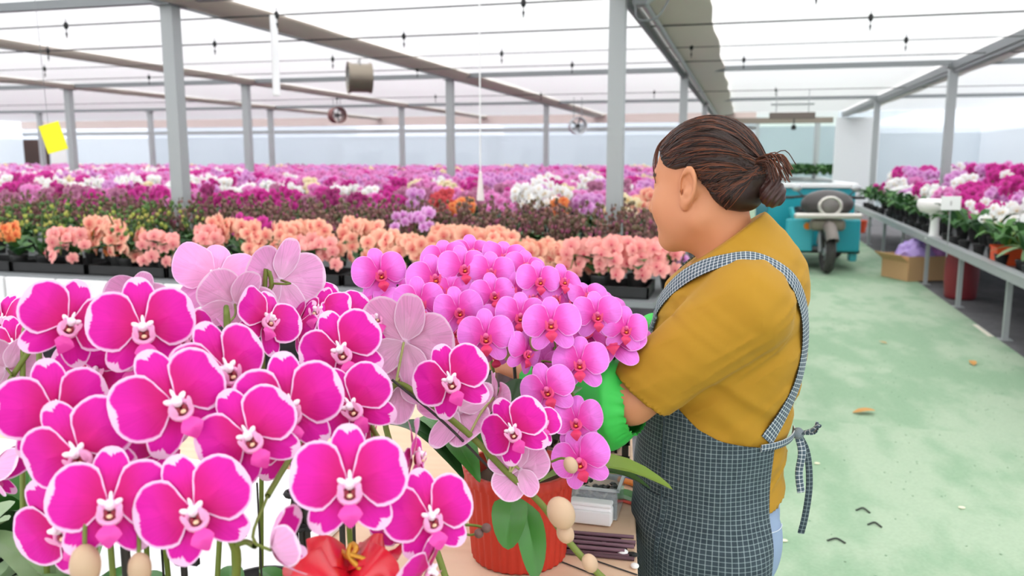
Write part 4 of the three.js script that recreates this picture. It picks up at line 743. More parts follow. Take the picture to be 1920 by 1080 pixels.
const edgeTable = [[1.17, 34], [1.1, 44], [1.05, 56], [1.02, 66], [0.995, 78], [0.978, 92], [0.968, 108], [0.962, 120], [0.958, 132], [0.9, 131], [0.75, 124], [0.6, 116], [0.4, 108]];
const apronEdge = (y) => { let k = 0; while (k < edgeTable.length - 2 && edgeTable[k + 1][0] > y) k++; const [ya, a] = edgeTable[k], [yb, b] = edgeTable[k + 1], e = rad(lerp(a, b, clamp((ya - y) / (ya - yb), 0, 1))); return [-e, e]; };
const apron = wear('apron', (() => { const lo = wrap(44, 90, apronEdge, 0.42, 0.957, 0.016), hi = wrap(60, 90, apronEdge, 0.956, 1.17, 0.016); return merge([lo, hi]); })(), apronMat);
{
  const pocket = wear('pocket', wrap(24, 40, (y) => [rad(-58), rad(62)], 0.6, 0.862, 0.0205, 0.003), apronMat, apron);
  const seam = []; for (let i = 0; i <= 20; i++) { const y = lerp(0.6, 1.03, i / 20), th = rad(lerp(62, 56, i / 20)); let q = 0.34; for (let k = 0; k < 40; k++) q -= (form(-0.025 - Math.cos(th) * q, y, ZC + Math.sin(th) * q) - 0.0215) * 0.9; seam.push(V(-0.025 - Math.cos(th) * q, y, ZC + Math.sin(th) * q).sub(FEET)); }
  part(apron, 'seam', tube(seam, 0.0016, 40, 5), mat('#39464c', 0.9));
}
function ribbon(pts, width, normalOf, thick = 0.0022, steps = 60) {
  const cv = new THREE.CatmullRomCurve3(pts), pos = [], uv = [], idx = []; let len = 0, prev = null;
  for (let i = 0; i <= steps; i++) {
    const p = cv.getPoint(i / steps), t = cv.getTangent(i / steps), n = normalOf(p, t, i / steps), s = t.clone().cross(n).normalize(); if (prev) len += p.distanceTo(prev); prev = p.clone();
    for (const [a, b] of [[-1, 0], [-0.5, 0.35], [0, 0.45], [0.5, 0.35], [1, 0], [1, -1], [0, -1], [-1, -1]]) { const q = p.clone().addScaledVector(s, a * width / 2).addScaledVector(n, b * thick); pos.push(q.x, q.y, q.z); uv.push(a * width / 2, len); }
  }
  for (let i = 0; i < steps; i++) for (let k = 0; k < 8; k++) { const a = i * 8 + k, b = i * 8 + (k + 1) % 8; idx.push(a, a + 8, b, b, a + 8, b + 8); }
  const g = new THREE.BufferGeometry(); g.setAttribute('position', new THREE.Float32BufferAttribute(pos, 3)); g.setAttribute('uv', new THREE.Float32BufferAttribute(uv, 2)); g.setIndex(idx); g.computeVertexNormals(); return g;
}
{
  const onBody = (p) => gradN(torso, p, 0.006), lay = (list) => list.map(([x, y, z]) => settle(torso, V(x, y, z), 0.0155));
  for (const k of [1, -1]) {
    const zz = (z) => ZC + k * (z - ZC);
    wear('shoulder_strap', ribbon(lay([[-0.15, 1.15, -1.525], [-0.125, 1.19, -1.51], [-0.08, 1.24, -1.47], [-0.03, 1.272, -1.434], [0.02, 1.28, -1.43], [0.07, 1.255, -1.442], [0.1, 1.21, -1.468], [0.11, 1.14, -1.482], [0.108, 1.07, -1.472], [0.094, 1.01, -1.448], [0.068, 0.972, -1.425]].map(([x, y, z]) => [x, y, zz(z)])), 0.034, onBody), strapMat, apron);
  }
  const waist = []; for (let i = 0; i <= 10; i++) { const th = rad(lerp(118, 186, i / 10)); let q = 0.34; for (let k = 0; k < 40; k++) q -= (form(-0.025 - Math.cos(th) * q, 0.962, ZC + Math.sin(th) * q) - 0.02) * 0.9; waist.push(V(-0.025 - Math.cos(th) * q, 0.963 - 0.008 * i / 10, ZC + Math.sin(th) * q)); }
  wear('waist_tie', ribbon(waist, 0.013, (p) => gradN(form, p, 0.006)), strapMat, apron);
  const knot = waist[8].clone().add(V(0.006, 0, 0)), zd = (p, t) => V(0.35, 0.15, 0.9).addScaledVector(t, -V(0.35, 0.15, 0.9).dot(t)).normalize(), up = knot.clone();
  wear('tie_knot', new THREE.SphereGeometry(0.011, 12, 10).translate(knot.x, knot.y, knot.z), strapMat, apron);
  wear('tie_bow', ribbon([up, up.clone().add(V(0.022, 0.012, 0.008)), up.clone().add(V(0.034, 0.02, 0.0)), up.clone().add(V(0.03, 0.002, -0.006)), up.clone()], 0.014, (p, t) => V(0, 0, 1).cross(t).normalize(), 0.002, 30), strapMat, apron);
  const off = (list) => list.map(([x, y, z]) => up.clone().add(V(x, y, z)));
  wear('tie_end', ribbon(off([[0, 0, 0], [0.008, -0.03, 0.01], [0.005, -0.07, 0.014], [0.01, -0.105, 0.016]]), 0.014, zd), strapMat, apron);
  wear('tie_end', ribbon(off([[0, 0, 0], [0.016, -0.03, 0.004], [0.024, -0.09, 0.008], [0.02, -0.15, 0.01], [0.014, -0.185, 0.012]]), 0.012, zd), apronMat, apron);
}
// green oversleeves, gathered at both ends
function oversleeve(A, B, bag) {
  const a = V(...A), b = V(...B), ax = b.clone().sub(a).normalize(), s0 = ax.clone().cross(V(0, 1, 0)).normalize(), u0 = s0.clone().cross(ax), pos = [], idx = [], nu = 72, nv = 44;
  const L = a.distanceTo(b);
  for (let j = 0; j <= nv; j++) for (let i = 0; i <= nu; i++) {
    const t = j / nv, ph = i / nu * 2 * PI, down = Math.max(0, -Math.sin(ph));
    let r = 0.05 + 0.022 * sstep(0.0, 0.14, t) - 0.022 * sstep(0.35, 0.92, t) - 0.008 * sstep(0.9, 1, t);
    r += bag * down * sstep(0.02, 0.2, t) * sstep(0.9, 0.4, t);
    r += 0.008 * Math.sin(ph * 2 + t * 13 + 0.8 * Math.sin(t * 9)) * sstep(0, 0.2, t) + 0.0065 * Math.sin(t * 34 + 1.6 * Math.sin(ph * 2)) * sstep(0.05, 0.25, t) * (0.5 + 0.5 * Math.sin(ph + 1)) + 0.003 * Math.sin(ph * 24 + 2 * Math.sin(ph * 5)) * sstep(0.16, 0, t) + 0.002 * Math.sin(ph * 20) * sstep(0.86, 1, t);
    const along = t * L + 0.012 * Math.sin(ph + 0.5) * (1 - t) - 0.006 * Math.sin(ph * 24) * sstep(0.06, 0, t) * 0.2;
    const p = a.clone().addScaledVector(ax, along).addScaledVector(s0, Math.cos(ph) * r).addScaledVector(u0, Math.sin(ph) * r); pos.push(p.x, p.y, p.z);
  }
  for (let j = 0; j < nv; j++) for (let i = 0; i < nu; i++) { const p = j * (nu + 1) + i, q = p + nu + 1; idx.push(p, p + 1, q, p + 1, q + 1, q); }
  const g = new THREE.BufferGeometry(); g.setAttribute('position', new THREE.Float32BufferAttribute(pos, 3)); g.setIndex(idx); g.computeVertexNormals(); return g;
}
const greenCloth = mat('#3bcb50', 0.6, { sheen: 0.4, sheenRoughness: 0.4, sheenColor: new THREE.Color('#b8ffc0') });
wear('oversleeve', oversleeve([-0.158, 1.040, -1.372], [WL[0] + 0.004, WL[1], WL[2] + 0.004], 0.02), greenCloth);
wear('oversleeve', oversleeve([ER[0] - 0.02, ER[1] + 0.01, ER[2] + 0.02], [WR[0] + 0.004, WR[1] - 0.002, WR[2] - 0.004], 0.012), greenCloth);
// hair
{
  const line = [[-0.11, -0.045], [-0.075, -0.05], [-0.055, -0.043], [-0.042, -0.024], [-0.03, 0.0], [-0.02, 0.022], [0.0, 0.033], [0.022, 0.03], [0.045, 0.036], [0.062, 0.052], [0.08, 0.078], [0.11, 0.085]];
  const hl = (f) => { let k = 0; while (k < line.length - 2 && line[k + 1][0] < f) k++; const [a, b] = line[k], [c, d] = line[k + 1]; return lerp(b, d, clamp((f - a) / (c - a), 0, 1)); };
  const C = [-0.006, 0.033, 0], RAD = [0.0985, 0.0885, 0.0785];
  const hair = (x, y, z) => {
    const [f, u, s] = toHead(x, y, z); let d = ell(f, u, s, C, RAD); const ang = Math.atan2(s, u - 0.0) ; d -= 0.0012 * Math.sin(ang * 46 + f * 20) + 0.0008 * Math.sin(ang * 90 + 3);
    d = smax(d, (hl(f) - u) * 0.8, 0.006);
    d = smin(d, smax(ell(f, u, s, [-0.058, -0.016, 0], [0.046, 0.04, 0.058]), (hl(f) - u) * 0.8, 0.006), 0.012);
    d = smin(d, ell(f, u, s, [-0.098, 0.012, 0], [0.026, 0.03, 0.03]), 0.016);
    return d;
  };
  const hm = mat('#2e201b', 0.42, { specularIntensity: 0.6 });
  const h = wear('hair', netSurface(hair, [-0.19, 1.31, ZC - 0.12], [0.09, 1.55, ZC + 0.12], 0.0034), hm);
  const bun = (x, y, z) => { const [f, u, s] = toHead(x, y, z); let d = ell(f, u, s, [-0.126, -0.020, 0.004], [0.022, 0.024, 0.024]); d = smin(d, cap(f, u, s, [-0.1, 0.03, 0], [-0.134, 0.004, 0.008], 0.016, 0.009), 0.008); return d - 0.0012 * Math.sin(f * 500 + u * 420 + s * 200); };
  wear('hair_bun', netSurface(bun, [-0.03, 1.33, ZC - 0.06], [0.12, 1.47, ZC + 0.09], 0.0028), mat('#3b211b', 0.45), h);
  const onto = (v, k, up) => { const [f, u, s] = v, q = hyp((f - C[0]) / RAD[0], (u - C[1]) / RAD[1], (s - C[2]) / RAD[2]); return settle(hair, fromHead(C[0] + (f - C[0]) / q * k, C[1] + (u - C[1]) / q * k, C[2] + (s - C[2]) / q * k), up).sub(FEET); };
  const r = seeded(77), cols = { '#241713': [], '#4a2c20': [], '#6a3a24': [] };
  const B = [-0.1, 0.02, 0];
  for (let i = 0; i < 760; i++) {
    // roots along the brow line, over the crown and down behind the ear
    const side = r() < 0.72 ? 1 : -1, a = r(); let root;
    if (a < 0.42) { const t = r(); root = [lerp(0.09, 0.03, t), lerp(0.09, 0.035, t) + R(0, 0.02, r), side * lerp(0.012, 0.072, t)]; }
    else if (a < 0.66) { const t = r(); root = [lerp(0.07, -0.02, t), 0.12, side * R(0, 0.045, r)]; }
    else { const t = r(); root = [lerp(0.0, -0.075, t), lerp(0.036, -0.044, t), side * lerp(0.078, 0.045, t)]; }
    const pts = [], n = 7, wob = R(-0.012, 0.012, r); for (let k = 0; k <= n; k++) { const t = k / n * R(0.9, 0.98, r); pts.push(onto([lerp(root[0], B[0], t), lerp(root[1], B[1], t) + 0.055 * Math.sin(t * PI) * (root[1] > 0.06 ? 1 : root[1] > 0.034 ? 0.45 : 0.1) + wob * Math.sin(t * 4), lerp(root[2], B[2], t * t)], 1.004, R(0.0001, 0.0011, r))); }
    const key = r() < 0.45 ? '#241713' : r() < 0.65 ? '#4a2c20' : '#6a3a24';
    cols[key].push(tube(pts, R(0.0006, 0.0011, r), 18, 4));
  }
  for (let i = 0; i < 16; i++) { const s = R(-0.03, 0.055, r), f0 = 0.088 - Math.abs(s) * 0.5, p = (f, u, ss) => fromHead(f, u, ss).sub(FEET); cols[i % 3 ? '#6a3a24' : '#4a2c20'].push(tube([p(f0 - 0.02, 0.098, s * 0.9), p(f0 + 0.004, 0.075, s), p(f0 + 0.011, 0.045, s * 1.12), p(f0 + 0.006, R(0.0, 0.03, r), s * 1.25)], 0.0007, 12, 4)); }
  for (let i = 0; i < 46; i++) { const p = (f, u, s) => fromHead(f, u, s).sub(FEET), dir = R(-0.6, 1.1, r), L = R(0.025, 0.055, r), s = R(-0.02, 0.024, r); cols[r() < 0.7 ? '#6a3a24' : '#4a2c20'].push(tube([p(-0.098, 0.03 + R(-0.012, 0.014, r), s), p(-0.112, 0.036 + dir * 0.006, s * 1.2), p(-0.112 - L * 0.55, 0.034 + dir * L * 0.35, s * 1.3), p(-0.112 - L * 0.9, 0.026 + dir * L * 0.4 - 0.02, s * 1.5)], R(0.0006, 0.0012, r), 10, 4)); }
  Object.entries(cols).forEach(([c, g], i) => { const o = part(h, ['dark_strands', 'brown_strands', 'auburn_strands'][i], merge(g), mat(c, 0.4, { specularIntensity: 0.7 })); });
}
// ---------------------------------------------------------------- things on the worktable
const onTable = (x, y, h = 0) => { const p = spotY(x, y, TABLE + h); return p; };
{ // black tray with pot wells
  const c = onTable(1140, 860), o = thing('pot_tray', 'black tray with round clear pot wells beside the apron', 'tray', V(c.x - 0.1, TABLE + 0.001, c.z - 0.07));
  part(o, 'tray_top', merge([box(0.3, 0.006, 0.012, 0, 0.062, 0.085), box(0.3, 0.006, 0.012, 0, 0.062, -0.085), box(0.012, 0.006, 0.17, -0.145, 0.062, 0), box(0.012, 0.006, 0.17, 0.145, 0.062, 0), box(0.012, 0.006, 0.17, 0, 0.062, 0)]), M.black);
  for (const x of [-0.073, 0.073]) { const w = part(o, 'well', new THREE.LatheGeometry([[0.001, 0.003], [0.045, 0.003], [0.062, 0.058], [0.066, 0.064], [0.06, 0.064], [0.042, 0.008]].map((p) => new THREE.Vector2(...p)), 28), M.potBlack); w.position.set(x, 0, 0); part(w, 'liner', new THREE.LatheGeometry([[0.05, 0.02], [0.061, 0.075], [0.063, 0.085]].map((p) => new THREE.Vector2(...p)), 28), mat('#cdd2d2', 0.25, { transmission: 0.6, thickness: 0 })); for (let k = 0; k < 8; k++) part(w, 'slot_bar', box(0.006, 0.055, 0.004, 0.056 * Math.cos(k * PI / 4), 0.03, 0.056 * Math.sin(k * PI / 4)), M.black); }
  part(o, 'skirt', merge([box(0.3, 0.014, 0.004, 0, 0.008, 0.088), box(0.3, 0.02, 0.004, 0, 0.05, 0.088), ...[-0.14, -0.07, 0, 0.07, 0.14].map((x) => box(0.014, 0.05, 0.004, x, 0.03, 0.088))]), M.black);
}
{ // clear box with dark bark, and the folded white tissue against it
  const c = onTable(1112, 975), o = thing('clear_box', 'clear plastic box of dark bark chips by the red pot', 'box', V(c.x, TABLE + 0.001, c.z - 0.05));
  part(o, 'wall', merge([box(0.085, 0.055, 0.002, 0, 0.03, 0.045), box(0.085, 0.055, 0.002, 0, 0.03, -0.045), box(0.002, 0.055, 0.09, 0.0425, 0.03, 0), box(0.002, 0.055, 0.09, -0.0425, 0.03, 0)]), mat('#e9eef0', 0.12, { transmission: 0.8, thickness: 0 }));
  part(o, 'rim', merge([box(0.093, 0.004, 0.006, 0, 0.058, 0.047), box(0.093, 0.004, 0.006, 0, 0.058, -0.047), box(0.006, 0.004, 0.1, 0.0445, 0.058, 0), box(0.006, 0.004, 0.1, -0.0445, 0.058, 0)]), mat('#dfe6e8', 0.2, { transmission: 0.4, thickness: 0 }));
  part(o, 'bottom', box(0.085, 0.002, 0.09, 0, 0.002, 0), mat('#d5dadb', 0.3));
  const r = seeded(3), gs = []; for (let i = 0; i < 60; i++) gs.push(new THREE.IcosahedronGeometry(R(0.004, 0.009, r), 0).scale(1.4, 0.7, 1).rotateY(r() * 6).translate(R(-0.034, 0.034, r), R(0.008, 0.05, r), R(-0.037, 0.037, r)));
  part(o, 'bark_chips', merge(gs), M.black).userData.kind = 'stuff';
  const t = thing('tissue_pad', 'folded white tissue pad leaning on the clear box', 'tissue', V(c.x - 0.002, TABLE + 0.001, c.z + 0.012));
  part(t, 'fold', rbox(0.08, 0.034, 0.022, 0, 0.018, 0, 0.006), mat('#fbfbfb', 0.85)); part(t, 'top_fold', rbox(0.078, 0.008, 0.028, 0.0, 0.037, -0.002, 0.004), mat('#fbfbfb', 0.85)); part(t, 'front_fold', rbox(0.076, 0.026, 0.006, 0.001, 0.015, 0.0135, 0.003), mat('#f4f4f4', 0.85));
}
{ // bundle of support sticks, one by one
  const r = seeded(12);
  for (let i = 0; i < 14; i++) {
    const a = onTable(1062 + R(-6, 4, r), 1000 + i * 2.9), len = R(0.1, 0.125, r), lay = i % 3 === 2 ? 0.011 : 0.0045;
    const o = solo('support_stick', new THREE.CylinderGeometry(0.0035, 0.0035, len, 7).rotateZ(PI / 2 + R(-0.004, 0.004, r)).rotateY(R(0.04, 0.1, r)).translate(0, 0, 0), mat(['#6a4a55', '#5a3d47', '#7b5a66'][i % 3], 0.55), 'thin brown purple support stick in the bundle beside the apron', 'stick', 'bundle of support sticks');
    o.position.set(a.x + len / 2, TABLE + lay, a.z);
  }
  for (const [x0, y0, x1, y1, w] of [[1055, 1030, 1195, 1078, 'upper'], [1050, 1052, 1130, 1084, 'lower']]) { const a = onTable(x0, y0, 0.002), b = onTable(x1, y1, 0.002); solo('loose_wire', bar(a, b, 0.0013, 6), M.dark, `thin dark wire lying loose on the plywood, the ${w} of two`, 'wire'); }
}
{ // pliers, scraps
  const c = onTable(1165, 905), o = thing('pliers', 'small pliers with purple and orange handles on the table', 'pliers', V(c.x, TABLE + 0.001, c.z)), s = (x0, z0, x1, z1, y = 0.008) => bar(V(x0, y, z0), V(x1, y, z1), 0.006, 8);
  part(o, 'grip', s(-0.005, 0, 0.05, 0.012), mat('#3b2f80', 0.5)); part(o, 'grip', s(-0.005, 0.004, 0.045, 0.028), mat('#e07f28', 0.5)); part(o, 'jaw', merge([s(-0.005, 0, -0.035, -0.006), new THREE.CylinderGeometry(0.009, 0.009, 0.008, 12).translate(-0.004, 0.008, 0)]), M.galvDark);
  const d = onTable(1160, 884), y = thing('tape_roll', 'small yellow tape roll behind the pliers', 'tape', V(d.x - 0.01, TABLE + 0.001, d.z)); part(y, 'tape', new THREE.TorusGeometry(0.022, 0.009, 8, 24).scale(1, 1, 1).rotateX(PI / 2).translate(0, 0.009, 0), mat('#ecd92c', 0.5)); part(y, 'core', new THREE.CylinderGeometry(0.014, 0.014, 0.012, 20, 1, true).translate(0, 0.007, 0), M.cream);
  const l = onTable(1180, 930); const lf = solo('fallen_leaf', LEAVES[1].clone().scale(0.38, 0.25, 0.5), M.leaf, 'cut green orchid leaf on the table beside the apron', 'leaf'); lf.position.set(l.x - 0.05, TABLE + 0.003, l.z); lf.rotation.y = -0.3;
  const r = seeded(4); [[1168, 1043, 0.008], [1190, 1066, 0.006], [1133, 1020, 0.005]].forEach(([x, yy, s], i) => { const p = onTable(x, yy); solo('foam_crumb', new THREE.IcosahedronGeometry(s, 1).scale(1.2, 0.8, 1), M.foam, ['white foam crumb beside the black scrap', 'white foam crumb touching the apron', 'tiny white crumb by the sticks'][i], 'crumb').position.set(p.x, TABLE + s * 0.8, p.z); });
  const b = onTable(1186, 1046); solo('bark_scrap', new THREE.IcosahedronGeometry(0.008, 0).scale(1.4, 0.6, 0.8), M.black, 'black bark scrap next to the white foam crumb', 'scrap').position.set(b.x, TABLE + 0.006, b.z);
  const p = onTable(1190, 945), pen = solo('red_pen', bar(V(-0.05, 0, -0.01), V(0.03, 0, 0.02), 0.003, 8), mat('#e0584a', 0.5), 'slim red pen lying near the cut leaf', 'pen'); pen.position.set(p.x, TABLE + 0.004, p.z);
  // cardboard and grey slab beyond the foam sheet
  const q = onTable(500, 885); solo('cardboard_sheet', rbox(0.12, 0.02, 0.1, 0, 0, 0, 0.003), mat('#d9a488', 0.85), 'pinkish cardboard piece behind the foam sheet', 'cardboard').position.set(q.x + 0.01, TABLE + 0.011, q.z - 0.055);
  solo('grey_slab', rbox(0.1, 0.03, 0.14, 0, 0, 0, 0.004), mat('#7d8386', 0.7), 'grey flat slab behind the foam sheet', 'slab').position.set(q.x - 0.11, TABLE + 0.016, q.z - 0.075);
}
{ // red gift bow with gold cord tied low on the front orchid
  const P = spot(655, 1050, 0.84), o = thing('gift_bow', 'shiny red ribbon bow with gold cord at the foot of the orchids', 'bow', P), red = mat('#d3122a', 0.28, { clearcoat: 0.4, clearcoatRoughness: 0.3 }), gold = mat('#d8a23a', 0.35, { metalness: 0.5 });
  const q = (x, y, d = 0.84) => spot(x, y, d).sub(P);
  const loop = (a, b, c, d, n, name) => part(o, name, ribbon([q(655, 1050), q(...a), q(...b), q(...c), q(...d), q(657, 1056)], 0.04, (p, t) => n.clone().addScaledVector(t, -n.dot(t)).normalize(), 0.0015, 40), red);
  loop([620, 1032, 0.82], [578, 1044, 0.81], [572, 1072, 0.83], [615, 1070, 0.85], V(0.2, 0.9, 0.4), 'loop'); loop([690, 1030, 0.82], [722, 1030, 0.82], [730, 1062, 0.84], [695, 1066, 0.86], V(-0.2, 0.9, 0.4), 'loop');
  loop([610, 1060, 0.80], [585, 1085, 0.79], [600, 1110, 0.81], [640, 1080, 0.83], V(0.3, 0.7, 0.6), 'loop'); loop([695, 1060, 0.80], [718, 1085, 0.80], [705, 1105, 0.82], [670, 1080, 0.83], V(-0.3, 0.7, 0.6), 'loop');
  part(o, 'tail', ribbon([q(655, 1052), q(640, 1090, 0.82), q(625, 1150, 0.82)], 0.035, (p, t) => V(0.1, 0.2, 1).normalize(), 0.0015, 20), red); part(o, 'tail', ribbon([q(658, 1052), q(675, 1095, 0.82), q(690, 1150, 0.83)], 0.035, (p, t) => V(-0.1, 0.2, 1).normalize(), 0.0015, 20), red);
  part(o, 'gold_cord', tube([q(615, 1018, 0.85), q(640, 1034, 0.84), q(656, 1044, 0.82), q(668, 1030, 0.82), q(660, 1020, 0.83), q(654, 1040, 0.82), q(690, 1080, 0.8)], 0.003, 40, 6), gold); part(o, 'gold_cord', tube([q(658, 1040, 0.815), q(700, 1050, 0.81), q(728, 1040, 0.81)], 0.0022, 16, 6), gold);
  const F = spot(655, 1050, 0.84), down = V(0, TABLE + 0.014 - P.y, 0); part(o, 'bow_stick', bar(V(0, 0, -0.01), down.clone().add(V(0, 0, -0.01)), 0.003, 8), M.stemDark);
}
{ // grey green leafy plant at the frame's lower corner, in a black tray
  const c = spot(20, 1060, 1.0), base = V(c.x - 0.02, TABLE + 0.0135, c.z), t = thing('nursery_tray', 'black nursery tray below the lowest magenta flowers', 'tray', V(base.x + 0.1, TABLE + 0.0135, base.z - 0.02));
  part(t, 'tray_floor', box(0.42, 0.008, 0.3, 0, 0.004, 0), M.black); part(t, 'tray_rim', merge([box(0.42, 0.05, 0.008, 0, 0.03, 0.15), box(0.42, 0.05, 0.008, 0, 0.03, -0.15), box(0.008, 0.05, 0.3, 0.21, 0.03, 0), box(0.008, 0.05, 0.3, -0.21, 0.03, 0)]), M.black);
  const mk = (dx, dz, label, mats, n, size, seedn) => { const o = thing('leafy_orchid', label, 'plant', V(base.x + dx, base.y + 0.009, base.z + dz)), r = seeded(seedn); part(o, 'pot', potGeometry(0.045, 0.056, 0.1), M.potBlack); for (let i = 0; i < n; i++) addLeaf(o, V(0, 0.08 + 0.05 * i / n, 0), i * 2.4 + R(-0.3, 0.3, r), R(0.25, 0.95, r), size * R(0.75, 1.05, r), mats[i % mats.length], i % 3); };
  mk(-0.02, 0.03, 'leafy orchid with grey green leaves at the lower corner', [M.leafPale, mat('#6f8f68', 0.5), mat('#93ab84', 0.5)], 13, 0.72, 21); mk(-0.06, -0.09, 'leafy orchid with deep green leaves behind the grey green one', [M.leaf, M.leafDark], 9, 0.9, 22); mk(0.14, 0.04, 'leafy orchid half hidden under the lowest magenta flowers', [M.leafPale, M.leaf], 7, 0.6, 23);
}
// ---------------------------------------------------------------- hanging from the roof
{
  const o = thing('hanging_white_tube', 'white plastic tube hanging upright under the roof wires', 'tube', spotZ(519, 180, -6.55)); const L = ROOF - 0.03 - o.position.y;
  part(o, 'tube', cyl(0.032, 0.032, L, 0, L / 2, 0, 16), mat('#ffffff', 0.4)); part(o, 'cap', cyl(0.035, 0.035, 0.02, 0, 0.01, 0, 16), M.foam);
  const p = spotZ(901, 376, -6.0), r = thing('hanging_rope', 'thin white rope with a frayed tassel end hanging mid bay', 'rope', V(p.x, p.y, -6.0)), H = ROOF + 0.04 - p.y;
  part(r, 'cord', cyl(0.006, 0.006, H, 0, H / 2, 0, 8), M.white); part(r, 'tassel', merge([cyl(0.012, 0.03, 0.2, 0, 0.1, 0, 12), new THREE.SphereGeometry(0.014, 10, 8).translate(0, 0.2, 0)]), mat('#f3e6e2', 0.9));
  const y = spotZ(100, 258, -4.2), c = thing('sticky_card', 'bright yellow insect trap card hanging tilted on a string', 'card', y), card = part(c, 'card', rbox(0.125, 0.17, 0.002, 0, 0, 0, 0.001), mat('#f4ee18', 0.6)); card.rotation.set(0, 0.3, 0.27, 'YXZ'); part(c, 'string', bar(V(-0.03, 0.085, 0), V(-0.06, ROOF + 0.08 - y.y, 0), 0.0015, 6), M.galvDark);
  const fan = (px, py, z, s, turn, label, m) => { const q = spotZ(px, py, z), f = thing('circulation_fan', label, 'fan', q); f.rotation.y = turn; const pts = [[0.2, -0.16], [0.205, -0.15], [0.19, -0.1], [0.19, 0.1], [0.215, 0.15], [0.21, 0.16], [0.19, 0.15], [0.18, 0.1], [0.18, -0.1], [0.195, -0.155]].map(([a, b]) => new THREE.Vector2(a * s, b * s)); part(f, 'housing', new THREE.LatheGeometry([...pts, pts[0]], 28).rotateX(PI / 2), m);
    for (let k = 0; k < 5; k++) part(f, 'blade', rbox(0.15 * s, 0.05 * s, 0.006, 0.09 * s, 0, 0, 0.002).rotateX(0.5).rotateZ(k * 2 * PI / 5), M.galvDark); part(f, 'motor', new THREE.CylinderGeometry(0.05 * s, 0.05 * s, 0.14 * s, 16).rotateX(PI / 2), M.dark); part(f, 'guard', merge([0.06, 0.11, 0.16].map((a) => new THREE.TorusGeometry(a * s, 0.003, 5, 24).translate(0, 0, 0.15 * s))), M.galv);
    const up = ROOF + 0.085 - q.y; part(f, 'bracket', merge([bar(V(-0.1 * s, 0.15 * s, 0), V(-0.1 * s, up, 0), 0.008), bar(V(0.1 * s, 0.15 * s, 0), V(0.1 * s, up, 0), 0.008)]), M.galvDark); };
  const steel = mat('#8d8375', 0.35, { metalness: 0.7 });
  fan(674, 146, -10.6, 1.0, -1.0, 'large brushed metal circulation fan hanging under the roof', steel); fan(632, 216, -17.5, 0.85, 0.9, 'small dark red circulation fan farther back', mat('#7a4a44', 0.5, { metalness: 0.3 })); fan(1083, 236, -18.5, 0.9, 0.4, 'pale grey circulation fan far behind the roof post', mat('#c9cccd', 0.5, { metalness: 0.3 }));
  // heater unit and camera over the aisle end
  const h = spotZ(1485, 217, -17.5), u = thing('ceiling_heater', 'long brown heater box hanging over the far aisle', 'heater', h); part(u, 'body', rbox(0.85, 0.12, 0.2, 0, 0, 0, 0.01), mat('#6d635b', 0.6)); part(u, 'hanger', merge([bar(V(-0.3, 0.05, 0), V(-0.3, ROOF + 0.085 - h.y, 0), 0.008), bar(V(0.3, 0.05, 0), V(0.3, ROOF + 0.085 - h.y, 0), 0.008)]), M.galv); part(u, 'upper_vane', rbox(0.8, 0.03, 0.2, 0, 0.22, 0, 0.008), M.galv);
  const k = spotZ(1488, 239, -17.45), cm = thing('security_camera', 'small black camera hanging below the aisle heater', 'camera', k); part(cm, 'case', rbox(0.09, 0.09, 0.12, 0, 0, 0, 0.02), M.black); part(cm, 'mount', bar(V(0, 0.03, 0), V(0, h.y - 0.06 - k.y, 0), 0.012), M.black);
  // gear box and crank on the post top
  const g = thing('shade_motor', 'grey shade winding motor bolted to the roof post top', 'motor', V(-0.76, ROOF - 0.16, -6.0)); part(g, 'case', rbox(0.1, 0.16, 0.1, 0.03, 0.05, 0, 0.015), M.galvDark); part(g, 'arm', bar(V(0.05, -0.02, 0.0), V(0.26, 0.12, 0), 0.022), M.galv); part(g, 'cable', tube([V(0, -0.02, 0.04), V(0.02, -0.12, 0.04), V(0.14, -0.12, 0.04), V(0.24, 0.03, 0.0)], 0.008, 16, 6), M.galvDark);
}
